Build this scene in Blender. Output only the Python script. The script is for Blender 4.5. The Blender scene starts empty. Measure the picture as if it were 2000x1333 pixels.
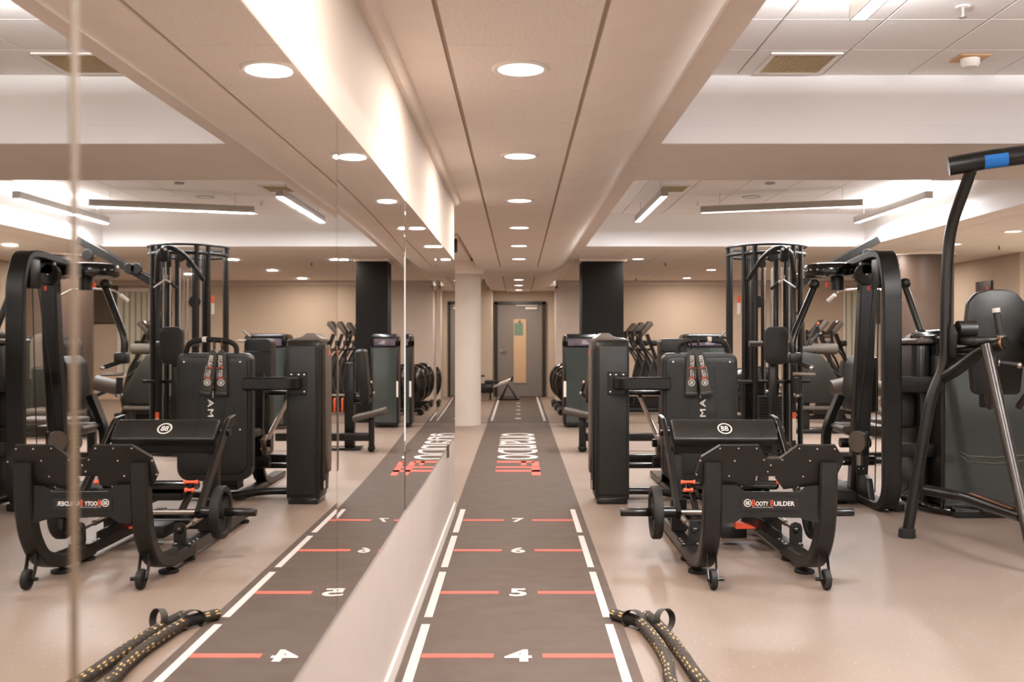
import bpy, bmesh, math, random
from mathutils import Vector, Matrix
random.seed(7)
R = math.radians
C = bpy.context.scene.collection
SC = bpy.context.scene

# ------------------------------------------------------------------ camera, world, exposure
F = 1923.0
CAMZ = 1.30
cd = bpy.data.cameras.new('camera')
cam = bpy.data.objects.new('camera', cd)
C.objects.link(cam)
cam.location = (0, 0, CAMZ)
cam.rotation_euler = (R(90), 0, 0)
cd.sensor_width = 36
cd.lens = 36 * F / 2000
cd.shift_x = -12 / 2000
cd.shift_y = -4.5 / 2000
cd.clip_start = 0.05
cd.dof.use_dof = True
cd.dof.focus_distance = 5.6
cd.dof.aperture_fstop = 2.8
SC.camera = cam
SC.view_settings.view_transform = 'Standard'
SC.view_settings.look = 'None'
SC.view_settings.exposure = 0.40
SC.view_settings.gamma = 1.0
SC.view_settings.use_curve_mapping = False
SC.cycles.max_bounces = 10
SC.cycles.diffuse_bounces = 6
SC.cycles.glossy_bounces = 6
SC.cycles.sample_clamp_indirect = 6
SC.cycles.use_denoising = True
w = bpy.data.worlds.new('world')
SC.world = w
w.use_nodes = True
w.node_tree.nodes['Background'].inputs[0].default_value = (1.0, 0.93, 0.87, 1)
w.node_tree.nodes['Background'].inputs[1].default_value = 1.15

P_DOWN = 10.0      # watts of a downlight in the corridor
P_LOW = 13.5       # downlights in the low ceiling
P_PEND = 62.0      # hanging linear lamps
COL_DOWN = (1.0, 0.86, 0.75)
COL_PEND = (0.96, 0.97, 1.0)

# ------------------------------------------------------------------ materials
def lin(c):
    return tuple(((v / 255) / 12.92 if v / 255 <= 0.04045 else (((v / 255) + 0.055) / 1.055) ** 2.4) for v in c) + (1,)

def mat(name, col, rough=0.5, metal=0.0, spec=0.5, noise=0.0, nscale=30.0, bump=0.0, bscale=200.0, col2=None, emit=None, estr=0.0, coat=0.0):
    m = bpy.data.materials.new(name)
    m.use_nodes = True
    nt = m.node_tree
    b = nt.nodes['Principled BSDF']
    b.inputs['Base Color'].default_value = lin(col)
    b.inputs['Roughness'].default_value = rough
    b.inputs['Metallic'].default_value = metal
    b.inputs['Specular IOR Level'].default_value = spec
    if coat:
        b.inputs['Coat Weight'].default_value = coat
        b.inputs['Coat Roughness'].default_value = 0.15
    tc = None
    if noise or bump:
        tc = nt.nodes.new('ShaderNodeTexCoord')
    if noise:
        n = nt.nodes.new('ShaderNodeTexNoise')
        n.inputs['Scale'].default_value = nscale
        n.inputs['Detail'].default_value = 5
        nt.links.new(tc.outputs['Object'], n.inputs['Vector'])
        r = nt.nodes.new('ShaderNodeValToRGB')
        c2 = col2 or tuple(max(0, v * (1 - noise)) for v in col)
        r.color_ramp.elements[0].position = 0.35
        r.color_ramp.elements[1].position = 0.65
        r.color_ramp.elements[0].color = lin(c2)
        r.color_ramp.elements[1].color = lin(col)
        nt.links.new(n.outputs['Fac'], r.inputs['Fac'])
        nt.links.new(r.outputs['Color'], b.inputs['Base Color'])
    if bump:
        n2 = nt.nodes.new('ShaderNodeTexNoise')
        n2.inputs['Scale'].default_value = bscale
        n2.inputs['Detail'].default_value = 3
        nt.links.new(tc.outputs['Object'], n2.inputs['Vector'])
        bp = nt.nodes.new('ShaderNodeBump')
        bp.inputs['Strength'].default_value = bump
        bp.inputs['Distance'].default_value = 0.002
        nt.links.new(n2.outputs['Fac'], bp.inputs['Height'])
        nt.links.new(bp.outputs['Normal'], b.inputs['Normal'])
    if emit:
        b.inputs['Emission Color'].default_value = (*emit, 1)
        b.inputs['Emission Strength'].default_value = estr
    return m

M = {}
M['plaster'] = mat('plaster', (203, 192, 183), 0.75, spec=0.25, noise=0.02, nscale=3)
M['ceil_paint'] = mat('ceiling_paint', (240, 228, 217), 0.55, spec=0.3, noise=0.02, nscale=4)
M['coffer'] = mat('coffer_white', (243, 241, 240), 0.7, spec=0.2)
M['tile'] = mat('ceiling_tile', (238, 227, 217), 0.9, spec=0.1, noise=0.06, nscale=90, bump=0.5, bscale=260)
M['tile_white'] = mat('ceiling_tile_white', (240, 236, 233), 0.9, spec=0.1, noise=0.04, nscale=90, bump=0.3, bscale=260)
M['grid'] = mat('grid_shadow_gap', (168, 150, 134), 0.8)
M['wall_beige'] = mat('wall_beige', (197, 181, 164), 0.8, spec=0.2, noise=0.02, nscale=2)
M['black_paint'] = mat('black_column_paint', (24, 22, 19), 0.7, spec=0.25)
M['brown_paint'] = mat('brown_column_paint', (78, 63, 54), 0.45, spec=0.4)
M['powder'] = mat('black_powder_coat', (19, 17, 14), 0.42, spec=0.35, noise=0.12, nscale=20, bump=0.15, bscale=600)
M['satin'] = mat('satin_black_steel', (18, 16, 14), 0.3, spec=0.4)
M['gunmetal'] = mat('gunmetal_tube', (52, 45, 40), 0.32, metal=0.35, spec=0.5)
M['shroud'] = mat('charcoal_moulded_plastic', (28, 27, 24), 0.42, spec=0.35, bump=0.1, bscale=500)
M['shroud_light'] = mat('warm_grey_plastic', (88, 78, 70), 0.4, spec=0.5)
M['gloss'] = mat('gloss_black_plastic', (14, 13, 12), 0.12, spec=0.6)
M['vinyl'] = mat('black_vinyl', (28, 26, 23), 0.4, spec=0.35, bump=0.25, bscale=350)
M['vinyl_grey'] = mat('grey_vinyl', (78, 70, 63), 0.5, spec=0.4, bump=0.2, bscale=350)
M['rubber'] = mat('black_rubber', (25, 23, 21), 0.65, spec=0.3)
M['chrome'] = mat('chrome', (200, 195, 190), 0.15, metal=1.0)
M['steel'] = mat('brushed_steel', (165, 155, 146), 0.35, metal=1.0)
M['bolt'] = mat('bolt_steel', (210, 205, 198), 0.25, metal=0.9)
M['orange'] = mat('orange_plastic', (232, 92, 56), 0.45)
M['white_print'] = mat('white_print', (232, 228, 222), 0.6)
M['orange_print'] = mat('orange_print', (226, 92, 48), 0.6)
M['sticker'] = mat('black_sticker', (16, 14, 13), 0.4)
M['mark_white'] = mat('track_white', (200, 195, 194), 0.7)
M['mark_red'] = mat('track_red', (208, 92, 78), 0.7)
M['blue'] = mat('blue_sticker', (22, 110, 190), 0.4)
M['label_white'] = mat('white_label', (222, 214, 204), 0.5)
M['copper'] = mat('copper_edge', (150, 106, 70), 0.3, metal=0.7)
M['door_grey'] = mat('door_grey', (124, 116, 110), 0.5, noise=0.03, nscale=6)
M['door_black'] = mat('door_frame_black', (30, 26, 23), 0.4)
M['paper'] = mat('green_paper', (104, 132, 112), 0.7)
M['frosted'] = mat('frosted_panel', (196, 164, 128), 0.25)
M['vent_metal'] = mat('brass_tone_grille', (186, 162, 118), 0.4, metal=0.3)
M['dark_void'] = mat('dark_void', (84, 68, 46), 0.9)
M['lamp_body'] = mat('lamp_aluminium', (168, 160, 150), 0.4, metal=0.3)
M['white_plastic'] = mat('white_plastic', (230, 224, 216), 0.45)
M['brown_wood'] = mat('tan_plate', (190, 150, 110), 0.6)
M['screen'] = mat('dark_screen', (96, 84, 74), 0.25, spec=0.6)
M['curtain'] = mat('pale_green_blind', (212, 214, 198), 0.8)
M['sign_black'] = mat('sign_black', (38, 24, 22), 0.5)
M['sign_red'] = mat('sign_red', (205, 60, 50), 0.5)
M['info'] = mat('info_placard', (104, 86, 84), 0.3, noise=0.5, nscale=9, col2=(52, 54, 84))
M['lens_down'] = mat('downlight_lens', (255, 250, 244), 0.5, emit=(1.0, 0.95, 0.9), estr=5.0)
M['lens_pend'] = mat('pendant_lens', (255, 255, 255), 0.5, emit=(1.0, 0.98, 0.97), estr=5.0)
M['rope_black'] = mat('rope_black', (62, 54, 46), 0.8, noise=0.4, nscale=160, bump=0.8, bscale=500)
M['rope_gold'] = mat('rope_gold', (196, 164, 104), 0.7)
M['webbing'] = mat('webbing', (40, 36, 30), 0.6)

# mirror
m = bpy.data.materials.new('mirror_silvering'); m.use_nodes = True
b = m.node_tree.nodes['Principled BSDF']
b.inputs['Base Color'].default_value = (0.90, 0.89, 0.87, 1)
b.inputs['Metallic'].default_value = 1.0
b.inputs['Roughness'].default_value = 0.012
M['mirror'] = m
M['joint'] = mat('mirror_joint_strip', (122, 104, 84), 0.4)

# smoked glass of the weight towers
m = bpy.data.materials.new('smoked_glass'); m.use_nodes = True
nt = m.node_tree; nt.nodes.clear()
out = nt.nodes.new('ShaderNodeOutputMaterial')
mx = nt.nodes.new('ShaderNodeMixShader')
tr = nt.nodes.new('ShaderNodeBsdfTransparent'); tr.inputs[0].default_value = (0.45, 0.48, 0.45, 1)
pb = nt.nodes.new('ShaderNodeBsdfPrincipled')
pb.inputs['Base Color'].default_value = (0.075, 0.088, 0.080, 1); pb.inputs['Roughness'].default_value = 0.09
pb.inputs['Specular IOR Level'].default_value = 0.9
mx.inputs[0].default_value = 0.6
nt.links.new(tr.outputs[0], mx.inputs[1]); nt.links.new(pb.outputs[0], mx.inputs[2]); nt.links.new(mx.outputs[0], out.inputs[0])
M['smoked'] = m

# rubber floor with fine flecks and soft scuffs
def floor_material():
    m = bpy.data.materials.new('beige_rubber_floor'); m.use_nodes = True
    nt = m.node_tree; b = nt.nodes['Principled BSDF']
    tc = nt.nodes.new('ShaderNodeTexCoord')
    n1 = nt.nodes.new('ShaderNodeTexNoise'); n1.inputs['Scale'].default_value = 0.9; n1.inputs['Detail'].default_value = 6
    n2 = nt.nodes.new('ShaderNodeTexVoronoi'); n2.inputs['Scale'].default_value = 38
    nt.links.new(tc.outputs['Object'], n1.inputs['Vector']); nt.links.new(tc.outputs['Object'], n2.inputs['Vector'])
    r = nt.nodes.new('ShaderNodeValToRGB')
    r.color_ramp.elements[0].position = 0.3; r.color_ramp.elements[0].color = lin((136, 120, 109))
    r.color_ramp.elements[1].position = 0.7; r.color_ramp.elements[1].color = lin((146, 130, 119))
    nt.links.new(n1.outputs['Fac'], r.inputs['Fac'])
    r2 = nt.nodes.new('ShaderNodeValToRGB')
    r2.color_ramp.elements[0].position = 0.05; r2.color_ramp.elements[0].color = (1, 1, 1, 1)
    r2.color_ramp.elements[1].position = 0.12; r2.color_ramp.elements[1].color = (0, 0, 0, 1)
    nt.links.new(n2.outputs['Distance'], r2.inputs['Fac'])
    mx = nt.nodes.new('ShaderNodeMixRGB'); mx.inputs[2].default_value = lin((206, 194, 184))
    nt.links.new(r2.outputs['Color'], mx.inputs[0]); nt.links.new(r.outputs['Color'], mx.inputs[1])
    nt.links.new(mx.outputs[0], b.inputs['Base Color'])
    b.inputs['Roughness'].default_value = 0.42
    b.inputs['Specular IOR Level'].default_value = 0.3
    return m
M['floor'] = floor_material()

def turf_material():
    m = bpy.data.materials.new('dark_turf'); m.use_nodes = True
    nt = m.node_tree; b = nt.nodes['Principled BSDF']
    tc = nt.nodes.new('ShaderNodeTexCoord')
    mp = nt.nodes.new('ShaderNodeMapping'); mp.inputs['Scale'].default_value = (1, 1.8, 1)
    n1 = nt.nodes.new('ShaderNodeTexNoise'); n1.inputs['Scale'].default_value = 5.0; n1.inputs['Detail'].default_value = 7
    nt.links.new(tc.outputs['Object'], mp.inputs['Vector']); nt.links.new(mp.outputs[0], n1.inputs['Vector'])
    r = nt.nodes.new('ShaderNodeValToRGB')
    r.color_ramp.elements[0].position = 0.3; r.color_ramp.elements[0].color = lin((76, 64, 56))
    r.color_ramp.elements[1].position = 0.75; r.color_ramp.elements[1].color = lin((87, 74, 66))
    nt.links.new(n1.outputs['Fac'], r.inputs['Fac']); nt.links.new(r.outputs['Color'], b.inputs['Base Color'])
    n2 = nt.nodes.new('ShaderNodeTexNoise'); n2.inputs['Scale'].default_value = 300
    nt.links.new(tc.outputs['Object'], n2.inputs['Vector'])
    bp = nt.nodes.new('ShaderNodeBump'); bp.inputs['Strength'].default_value = 0.4; bp.inputs['Distance'].default_value = 0.003
    nt.links.new(n2.outputs['Fac'], bp.inputs['Height']); nt.links.new(bp.outputs[0], b.inputs['Normal'])
    b.inputs['Roughness'].default_value = 0.7; b.inputs['Specular IOR Level'].default_value = 0.3
    return m
M['turf'] = turf_material()

# ------------------------------------------------------------------ mesh helpers
def V(*a): return Vector(a)

def fillet(pts, r=0.05, n=5):
    pts = [Vector(p) for p in pts]
    if len(pts) < 3: return pts
    out = [pts[0]]
    for i in range(1, len(pts) - 1):
        a, b_, c = pts[i - 1], pts[i], pts[i + 1]
        d1, d2 = (a - b_), (c - b_)
        rr = min(r, d1.length * .48, d2.length * .48)
        p0 = b_ + d1.normalized() * rr; p2 = b_ + d2.normalized() * rr
        for k in range(n + 1):
            t = k / n
            out.append(p0 * (1 - t) ** 2 + b_ * 2 * t * (1 - t) + p2 * t * t)
    out.append(pts[-1])
    return out

class MB:
    def __init__(s, *mats):
        s.bm = bmesh.new(); s.mi = 0; s.mats = list(mats)
    def use(s, i): s.mi = i; return s
    def _mark(s, n0):
        s.bm.faces.ensure_lookup_table()
        for f in s.bm.faces[n0:]: f.material_index = s.mi
    def box(s, c, d, bev=0.0, rot=None, seg=2):
        b2 = bmesh.new()
        bmesh.ops.create_cube(b2, size=1.0)
        bmesh.ops.scale(b2, vec=d, verts=b2.verts)
        if bev > 0:
            bmesh.ops.bevel(b2, geom=list(b2.edges), offset=min(bev, min(d) * .49), segments=seg, profile=0.5, affect='EDGES')
        if rot is not None:
            bmesh.ops.rotate(b2, cent=(0, 0, 0), matrix=rot, verts=b2.verts)
        bmesh.ops.translate(b2, vec=c, verts=b2.verts)
        s._merge(b2); return s
    def bb(s, x0, x1, y0, y1, z0, z1, bev=0.0, seg=2):
        return s.box(((x0 + x1) / 2, (y0 + y1) / 2, (z0 + z1) / 2), (abs(x1 - x0), abs(y1 - y0), abs(z1 - z0)), bev, seg=seg)
    def _merge(s, b2):
        mp = {}
        for v in b2.verts: mp[v] = s.bm.verts.new(v.co)
        for f in b2.faces:
            try:
                g = s.bm.faces.new([mp[v] for v in f.verts]); g.material_index = s.mi
            except ValueError: pass
        b2.free()
    def cyl(s, p0, p1, r, r2=None, seg=16):
        return s.sweep([p0, p1], [(math.cos(2 * math.pi * k / seg), math.sin(2 * math.pi * k / seg)) for k in range(seg)], radii=[r, r if r2 is None else r2])
    def tube(s, pts, r, seg=12, fil=0.0, n=5):
        if fil: pts = fillet(pts, fil, n)
        return s.sweep(pts, [(math.cos(2 * math.pi * k / seg), math.sin(2 * math.pi * k / seg)) for k in range(seg)], radii=[r] * len(pts))
    def strap(s, pts, wid, th, side, fil=0.0, n=6, bev=0.25):
        """rectangular bar: wid along the fixed vector side, th across it"""
        if fil: pts = fillet(pts, fil, n)
        a, b_ = wid / 2, th / 2; q = min(a, b_) * bev
        prof = [(a, b_ - q), (a - q, b_), (-a + q, b_), (-a, b_ - q), (-a, -b_ + q), (-a + q, -b_), (a - q, -b_), (a, -b_ + q)]
        return s.sweep(pts, prof, side=side)
    def sweep(s, pts, prof, radii=None, side=None, closed=False):
        pts = [Vector(p) for p in pts]; n = len(pts)
        tg = []
        for i in range(n):
            if closed: t = pts[(i + 1) % n] - pts[i - 1]
            elif i == 0: t = pts[1] - pts[0]
            elif i == n - 1: t = pts[-1] - pts[-2]
            else: t = (pts[i + 1] - pts[i]).normalized() + (pts[i] - pts[i - 1]).normalized()
            tg.append(t.normalized())
        rings = []
        if side is not None: A = Vector(side).normalized()
        else:
            A = Vector((0, 0, 1)) if abs(tg[0].z) < 0.9 else Vector((0, 1, 0))
        for i in range(n):
            t = tg[i]
            if side is None:
                A = (A - t * A.dot(t)); A.normalize(); B = t.cross(A)
            else:
                B = t.cross(A).normalized()
                k = 1.0
                if 0 < i < n - 1:
                    cs = tg[i].dot((pts[i + 1] - pts[i]).normalized()); k = 1 / max(.5, cs)
            rr = radii[i] if radii else 1.0
            ring = []
            for (u, v) in prof:
                kk = (k if side is not None and 0 < i < n - 1 else 1.0)
                ring.append(s.bm.verts.new(pts[i] + A * u * rr + B * v * rr * kk))
            rings.append(ring)
        m_ = len(prof); rng = n if closed else n - 1
        for i in range(rng):
            a, b_ = rings[i], rings[(i + 1) % n]
            for k in range(m_):
                f = s.bm.faces.new([a[k], a[(k + 1) % m_], b_[(k + 1) % m_], b_[k]]); f.material_index = s.mi
        if not closed:
            f = s.bm.faces.new(list(reversed(rings[0]))); f.material_index = s.mi
            f = s.bm.faces.new(rings[-1]); f.material_index = s.mi
        return s
    def prism(s, poly, org, u, v, depth, bev=0.0):
        """poly in (u,v) plane at org, extruded by depth along u x v"""
        u = Vector(u); v = Vector(v); nrm = u.cross(v).normalized(); org = Vector(org)
        b2 = bmesh.new()
        vs = [b2.verts.new(org + u * p[0] + v * p[1]) for p in poly]
        f = b2.faces.new(vs)
        g = bmesh.ops.extrude_face_region(b2, geom=[f])
        bmesh.ops.translate(b2, vec=nrm * depth, verts=[x for x in g['geom'] if isinstance(x, bmesh.types.BMVert)])
        if bev:
            bmesh.ops.bevel(b2, geom=list(b2.edges), offset=bev, segments=2, profile=0.5, affect='EDGES')
        big = [f for f in b2.faces if len(f.verts) > 4]
        if big: bmesh.ops.triangulate(b2, faces=big)
        s._merge(b2); return s
    def lathe(s, prof, org, axis=(0, 0, 1), seg=24):
        """prof: list of (radius, height) along axis"""
        ax = Vector(axis).normalized(); A = Vector((1, 0, 0)) if abs(ax.x) < .9 else Vector((0, 1, 0))
        A = (A - ax * A.dot(ax)).normalized(); B = ax.cross(A); org = Vector(org)
        rings = []
        for (r, h) in prof:
            if r < 1e-6: rings.append([s.bm.verts.new(org + ax * h)])
            else: rings.append([s.bm.verts.new(org + ax * h + A * r * math.cos(2 * math.pi * k / seg) + B * r * math.sin(2 * math.pi * k / seg)) for k in range(seg)])
        for i in range(len(rings) - 1):
            a, b_ = rings[i], rings[i + 1]
            for k in range(seg):
                q = (k + 1) % seg
                if len(a) == 1 and len(b_) == 1: continue
                if len(a) == 1: vs = [a[0], b_[k], b_[q]]
                elif len(b_) == 1: vs = [a[k], a[q], b_[0]]
                else: vs = [a[k], a[q], b_[q], b_[k]]
                f = s.bm.faces.new(vs); f.material_index = s.mi
        return s
    def disc(s, org, r, t, axis=(0, 0, 1), seg=24, bev=0.15):
        q = min(r, t) * bev
        return s.lathe([(0, 0), (r - q, 0), (r, q), (r, t - q), (r - q, t), (0, t)], org, axis, seg)
    def ball(s, c, r, seg=10):
        n = 6
        prof = [(r * math.sin(math.pi * k / n) if 0 < k < n else 0, -r * math.cos(math.pi * k / n)) for k in range(n + 1)]
        return s.lathe(prof, c, (0, 0, 1), seg)
    def torus(s, c, Rr, r, axis=(0, 0, 1), seg=32, ts=10):
        ax = Vector(axis).normalized(); A = Vector((1, 0, 0)) if abs(ax.x) < .9 else Vector((0, 1, 0))
        A = (A - ax * A.dot(ax)).normalized(); B = ax.cross(A); c = Vector(c)
        pts = [c + A * Rr * math.cos(2 * math.pi * k / seg) + B * Rr * math.sin(2 * math.pi * k / seg) for k in range(seg)]
        return s.sweep(pts, [(r * math.cos(2 * math.pi * k / ts), r * math.sin(2 * math.pi * k / ts)) for k in range(ts)], side=ax, closed=True)
    def mesh(s, name, smooth=True, ang=38):
        bmesh.ops.recalc_face_normals(s.bm, faces=s.bm.faces)
        me = bpy.data.meshes.new(name)
        s.bm.to_mesh(me); s.bm.free()
        for m_ in s.mats: me.materials.append(m_)
        if smooth and len(me.polygons):
            me.polygons.foreach_set('use_smooth', [True] * len(me.polygons))
            me.set_sharp_from_angle(angle=R(ang))
        me.update()
        return me
    def build(s, name, parent=None, label=None, smooth=True, ang=38):
        """link as one object; when the parent is an Empty at a world place, vertices given in world space are made local"""
        if parent is not None:
            o = parent; off = Vector((0, 0, 0))
            while o is not None: off += o.location; o = o.parent
            if off.length > 0: bmesh.ops.translate(s.bm, vec=-off, verts=s.bm.verts)
        me = s.mesh(name, smooth, ang)
        ob = bpy.data.objects.new(name, me); C.objects.link(ob)
        if parent is not None: ob.parent = parent
        if label: ob['label'] = label
        return ob

def thing(name, label, cat, loc=(0, 0, 0), group=None):
    o = bpy.data.objects.new(name, None); C.objects.link(o); o.location = loc
    o.empty_display_size = .1
    o['label'] = label; o['category'] = cat
    if group: o['group'] = group
    return o
def tag(o, label, cat, group=None):
    o['label'] = label; o['category'] = cat
    if group: o['group'] = group
    return o
def struct(o, label=None, cat=None):
    o['kind'] = 'structure'
    if label: o['label'] = label
    if cat: o['category'] = cat
    return o
def stuff(o): o['kind'] = 'stuff'; return o
def children(o): return [c for c in bpy.data.objects if c.parent == o]
def copy_tree(o, parent=None):
    c = o.copy(); C.objects.link(c); c.parent = parent
    for ch in children(o): copy_tree(ch, c)
    return c

def text_mesh(body, bold=0.0, ext=0.0, space=1.0):
    cu = bpy.data.curves.new('lettering', 'FONT'); cu.body = body; cu.offset = bold; cu.extrude = ext; cu.resolution_u = 3
    cu.space_character = space
    o = bpy.data.objects.new('lettering', cu); C.objects.link(o)
    dg = bpy.context.evaluated_depsgraph_get(); dg.update()
    me = bpy.data.meshes.new_from_object(o.evaluated_get(dg))
    bpy.data.objects.remove(o); bpy.data.curves.remove(cu)
    return me
def text_obj(name, body, material, org, u, v, width, height, parent=None, bold=0.02, lift=0.001, ext=0.0, space=1.0, box=None):
    """letters fitted to width x height; org is the lower left corner, u runs along the text, v up the letters"""
    me = text_mesh(body, bold, ext, space)
    xs = [p.co.x for p in me.vertices]; ys = [p.co.y for p in me.vertices]
    x0, x1, y0, y1 = min(xs), max(xs), min(ys), max(ys)
    if box: x0, x1, y0, y1 = box
    sx = width / (x1 - x0); sy = height / (y1 - y0)
    u = Vector(u).normalized(); v = Vector(v).normalized(); n = u.cross(v); org = Vector(org)
    if parent is not None:
        o = parent
        while o is not None: org = org - o.location; o = o.parent
    for p in me.vertices:
        p.co = org + u * (p.co.x - x0) * sx + v * (p.co.y - y0) * sy + n * (lift + p.co.z)
    me.materials.clear(); me.materials.append(material)
    ob = bpy.data.objects.new(name, me); C.objects.link(ob)
    if parent is not None: ob.parent = parent
    return ob

def px(x, y, Y):
    """a pixel of the photograph at distance Y as a point in the room"""
    return Vector(((x - 1012) / F * Y, Y, CAMZ - (y - 662) / F * Y))

X1, Y1, Z1 = (1, 0, 0), (0, 1, 0), (0, 0, 1)
WALLX = -0.480
MIRX = -0.474
ZS, ZL, ZC = 2.34, 2.535, 2.975    # corridor ceiling, low ceiling, coffer ceiling
YB = 21.0                           # back wall
CX0, CX1 = 0.905, 4.64              # coffers
COF = [(0.2, 6.25), (7.66, 13.19)]

# ------------------------------------------------------------------ the setting
fl = MB(M['floor']); fl.bb(-4.2, 10.2, -4.2, 22.3, -0.1, 0.0)
floor = struct(fl.build('floor', smooth=False))
jt = MB(mat('floor_joint', (84, 66, 56), 0.8)); jt.bb(-4.1, 10.1, 15.17, 15.23, 0.0, 0.002)
jt.build('joint_strip', floor, smooth=False)

wl = MB(M['plaster']); wl.bb(WALLX - 0.14, WALLX, -4.2, 7.384, 0, 2.36)
wall_left = struct(wl.build('wall_left', smooth=False))
bl = MB(M['white_plastic']); bl.bb(WALLX, WALLX + 0.013, -4.2, 7.384, 0, 0.075, 0.003)
struct(bl.build('baseboard_left', smooth=False))
wf = MB(M['plaster']); wf.bb(-4.2, -4.05, 7.0, 22.3, 0, 2.6); struct(wf.build('wall_far_left', smooth=False))
wf = MB(M['plaster']); wf.bb(-4.2, WALLX - 0.14, 7.24, 7.384, 0, 2.6); struct(wf.build('wall_side', smooth=False))
bk = MB(M['plaster']); bk.bb(0.80, 1.60, YB, YB + 1.2, 0, 2.56); struct(bk.build('wall_back_lit', smooth=False))  # paler plaster puts the stronger light on this wall stretch into its colour
bk = MB(M['wall_beige'])
bk.bb(1.60, 10.2, YB, YB + 1.2, 0, 2.56)
struct(bk.build('wall_back', smooth=False))
bk = MB(M['wall_beige']); bk.bb(-4.2, -0.56, YB, YB + 1.2, 0, 2.56); struct(bk.build('wall_back_left', smooth=False))
bk = MB(M['wall_beige']); bk.bb(-0.60, -0.56 + 1.40, 22.05, 22.2, 0, 2.56); struct(bk.build('wall_door', smooth=False))
rw = MB(M['wall_beige']); rw.bb(7.16, 7.5, 14.05, 16.2, 0, 2.55); struct(rw.build('wall_right', smooth=False))
rw = MB(M['wall_beige']); rw.bb(10.05, 10.2, -4.2, 22.2, 0, 3.0); struct(rw.build('wall_outer_right', smooth=False))
# pale partition of glass right of the pier
gp = MB(M['white_plastic'], mat('pale_glass', (196, 200, 186), 0.15, spec=0.6))
gp.bb(7.30, 7.36, 9.0, 14.05, 0, 0.12); gp.bb(7.30, 7.36, 9.0, 14.05, 2.45, 2.535)
for y in (14.0, 12.4, 10.8, 9.1): gp.bb(7.29, 7.37, y - 0.03, y + 0.03, 0.12, 2.45)
wnd = struct(gp.build('window_1', smooth=False))
g2 = MB(mat('pale_glass_pane', (196, 200, 186), 0.15, spec=0.6))
for a in ((9.13, 10.77), (10.83, 12.37), (12.43, 13.97)):
    q = MB(M['curtain']); q.bb(7.325, 7.335, a[0], a[1], 0.12, 2.45); q.build('pane', wnd, smooth=False)
# dado ledge and crown moulding along the back wall
tr_ = MB(mat('dado', (214, 188, 166), 0.7)); tr_.bb(3.9, 10.0, YB - 0.10, YB, 0, 0.50, 0.01); struct(tr_.build('trim_1', smooth=False))
tr_ = MB(M['plaster']); tr_.bb(0.86, 10.0, YB - 0.07, YB, 2.44, ZL, 0.01); struct(tr_.build('trim_2', smooth=False))

# windows with pale upright blinds in the back wall
def back_window(n, x0, x1):
    fr = MB(M['white_plastic'])
    fr.bb(x0, x1, YB - 0.03, YB, 2.30, 2.38); fr.bb(x0, x1, YB - 0.06, YB, 0.50, 0.56)
    for x in (x0, x1): fr.bb(x - 0.02, x + 0.02, YB - 0.035, YB, 0.56, 2.30)
    o = struct(fr.build('window_%d' % n, smooth=False))
    k = int((x1 - x0) / 0.125)
    first = None
    for i in range(k):
        xa = x0 + 0.03 + i * 0.125
        s = MB(M['curtain']); s.box((xa + 0.06, YB - 0.045, 1.43), (0.118, 0.004, 1.72), rot=Matrix.Rotation(R(18), 3, 'Z'))
        s.build('blind_slat', o, smooth=False)
    return o
back_window(2, 6.95, 7.60)
back_window(3, 8.75, 9.75)

# ---- ceilings
ce = MB(M['grid'])
ce.bb(-0.268, 0.288, -4.2, 14.32, ZS + 0.010, ZS + 0.05)
ce.bb(-0.268, 0.288, 16.38, 22.2, ZS + 0.010, ZS + 0.05)
ceiling = struct(ce.build('ceiling', smooth=False))
tile_me = {}
def tile(parent, x, y, z, sx, sy, key, material):
    k = (round(sx, 4), round(sy, 4), key)
    if k not in tile_me:
        t = MB(material); t.box((0, 0, 0.006), (sx, sy, 0.012), 0.0025, seg=1); tile_me[k] = t.mesh('ceiling_tile', smooth=False)
    o = bpy.data.objects.new('ceiling_tile', tile_me[k]); C.objects.link(o)
    o.parent = parent; o.location = (x, y, z)
    return o
for k in range(-8, 19):
    y = 3.484 + 0.6 * k
    if y + 0.6 < 14.33: tile(ceiling, 0.01, y + 0.3, ZS, 0.522, 0.594, 's', M['tile'])
for k in range(9):
    tile(ceiling, 0.01, 16.40 + 0.6 * k + 0.3, ZS, 0.522, 0.594, 's', M['tile'])

# bulkhead that carries the corridor ceiling: curved flank on the right, flat band and cove on the left
def profile_strip(pts, y0, y1, material, name, thick=0.03, smooth=True, parent=None):
    b_ = bmesh.new(); rows = []
    for (x, z) in pts:
        rows.append((b_.verts.new((x, y0, z)), b_.verts.new((x, y1, z)), b_.verts.new((x, y0, z + thick)), b_.verts.new((x, y1, z + thick))))
    for i in range(len(rows) - 1):
        a, c = rows[i], rows[i + 1]
        b_.faces.new((a[0], a[1], c[1], c[0])); b_.faces.new((a[2], c[2], c[3], a[3]))
        b_.faces.new((a[0], c[0], c[2], a[2])); b_.faces.new((a[1], a[3], c[3], c[1]))
    b_.faces.new((rows[0][0], rows[0][2], rows[0][3], rows[0][1])); b_.faces.new((rows[-1][0], rows[-1][1], rows[-1][3], rows[-1][2]))
    mb = MB(material); mb.bm.free(); mb.bm = b_
    return struct(mb.build(name, parent, smooth=smooth, ang=30))
flank = [(0.288, ZS)] + [(0.30 + 0.476 * t, ZS + 0.195 * (1 - math.sqrt(max(0, 1 - (t * 0.93) ** 2))) / (1 - math.sqrt(1 - 0.93 ** 2))) for t in [i / 14 for i in range(15)]]
profile_strip(flank, -4.2, YB, M['ceil_paint'], 'ceiling_flank')
profile_strip([(0.776, ZL), (CX0, ZL)], -4.2, YB, M['ceil_paint'], 'trim_3', smooth=False)
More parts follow.
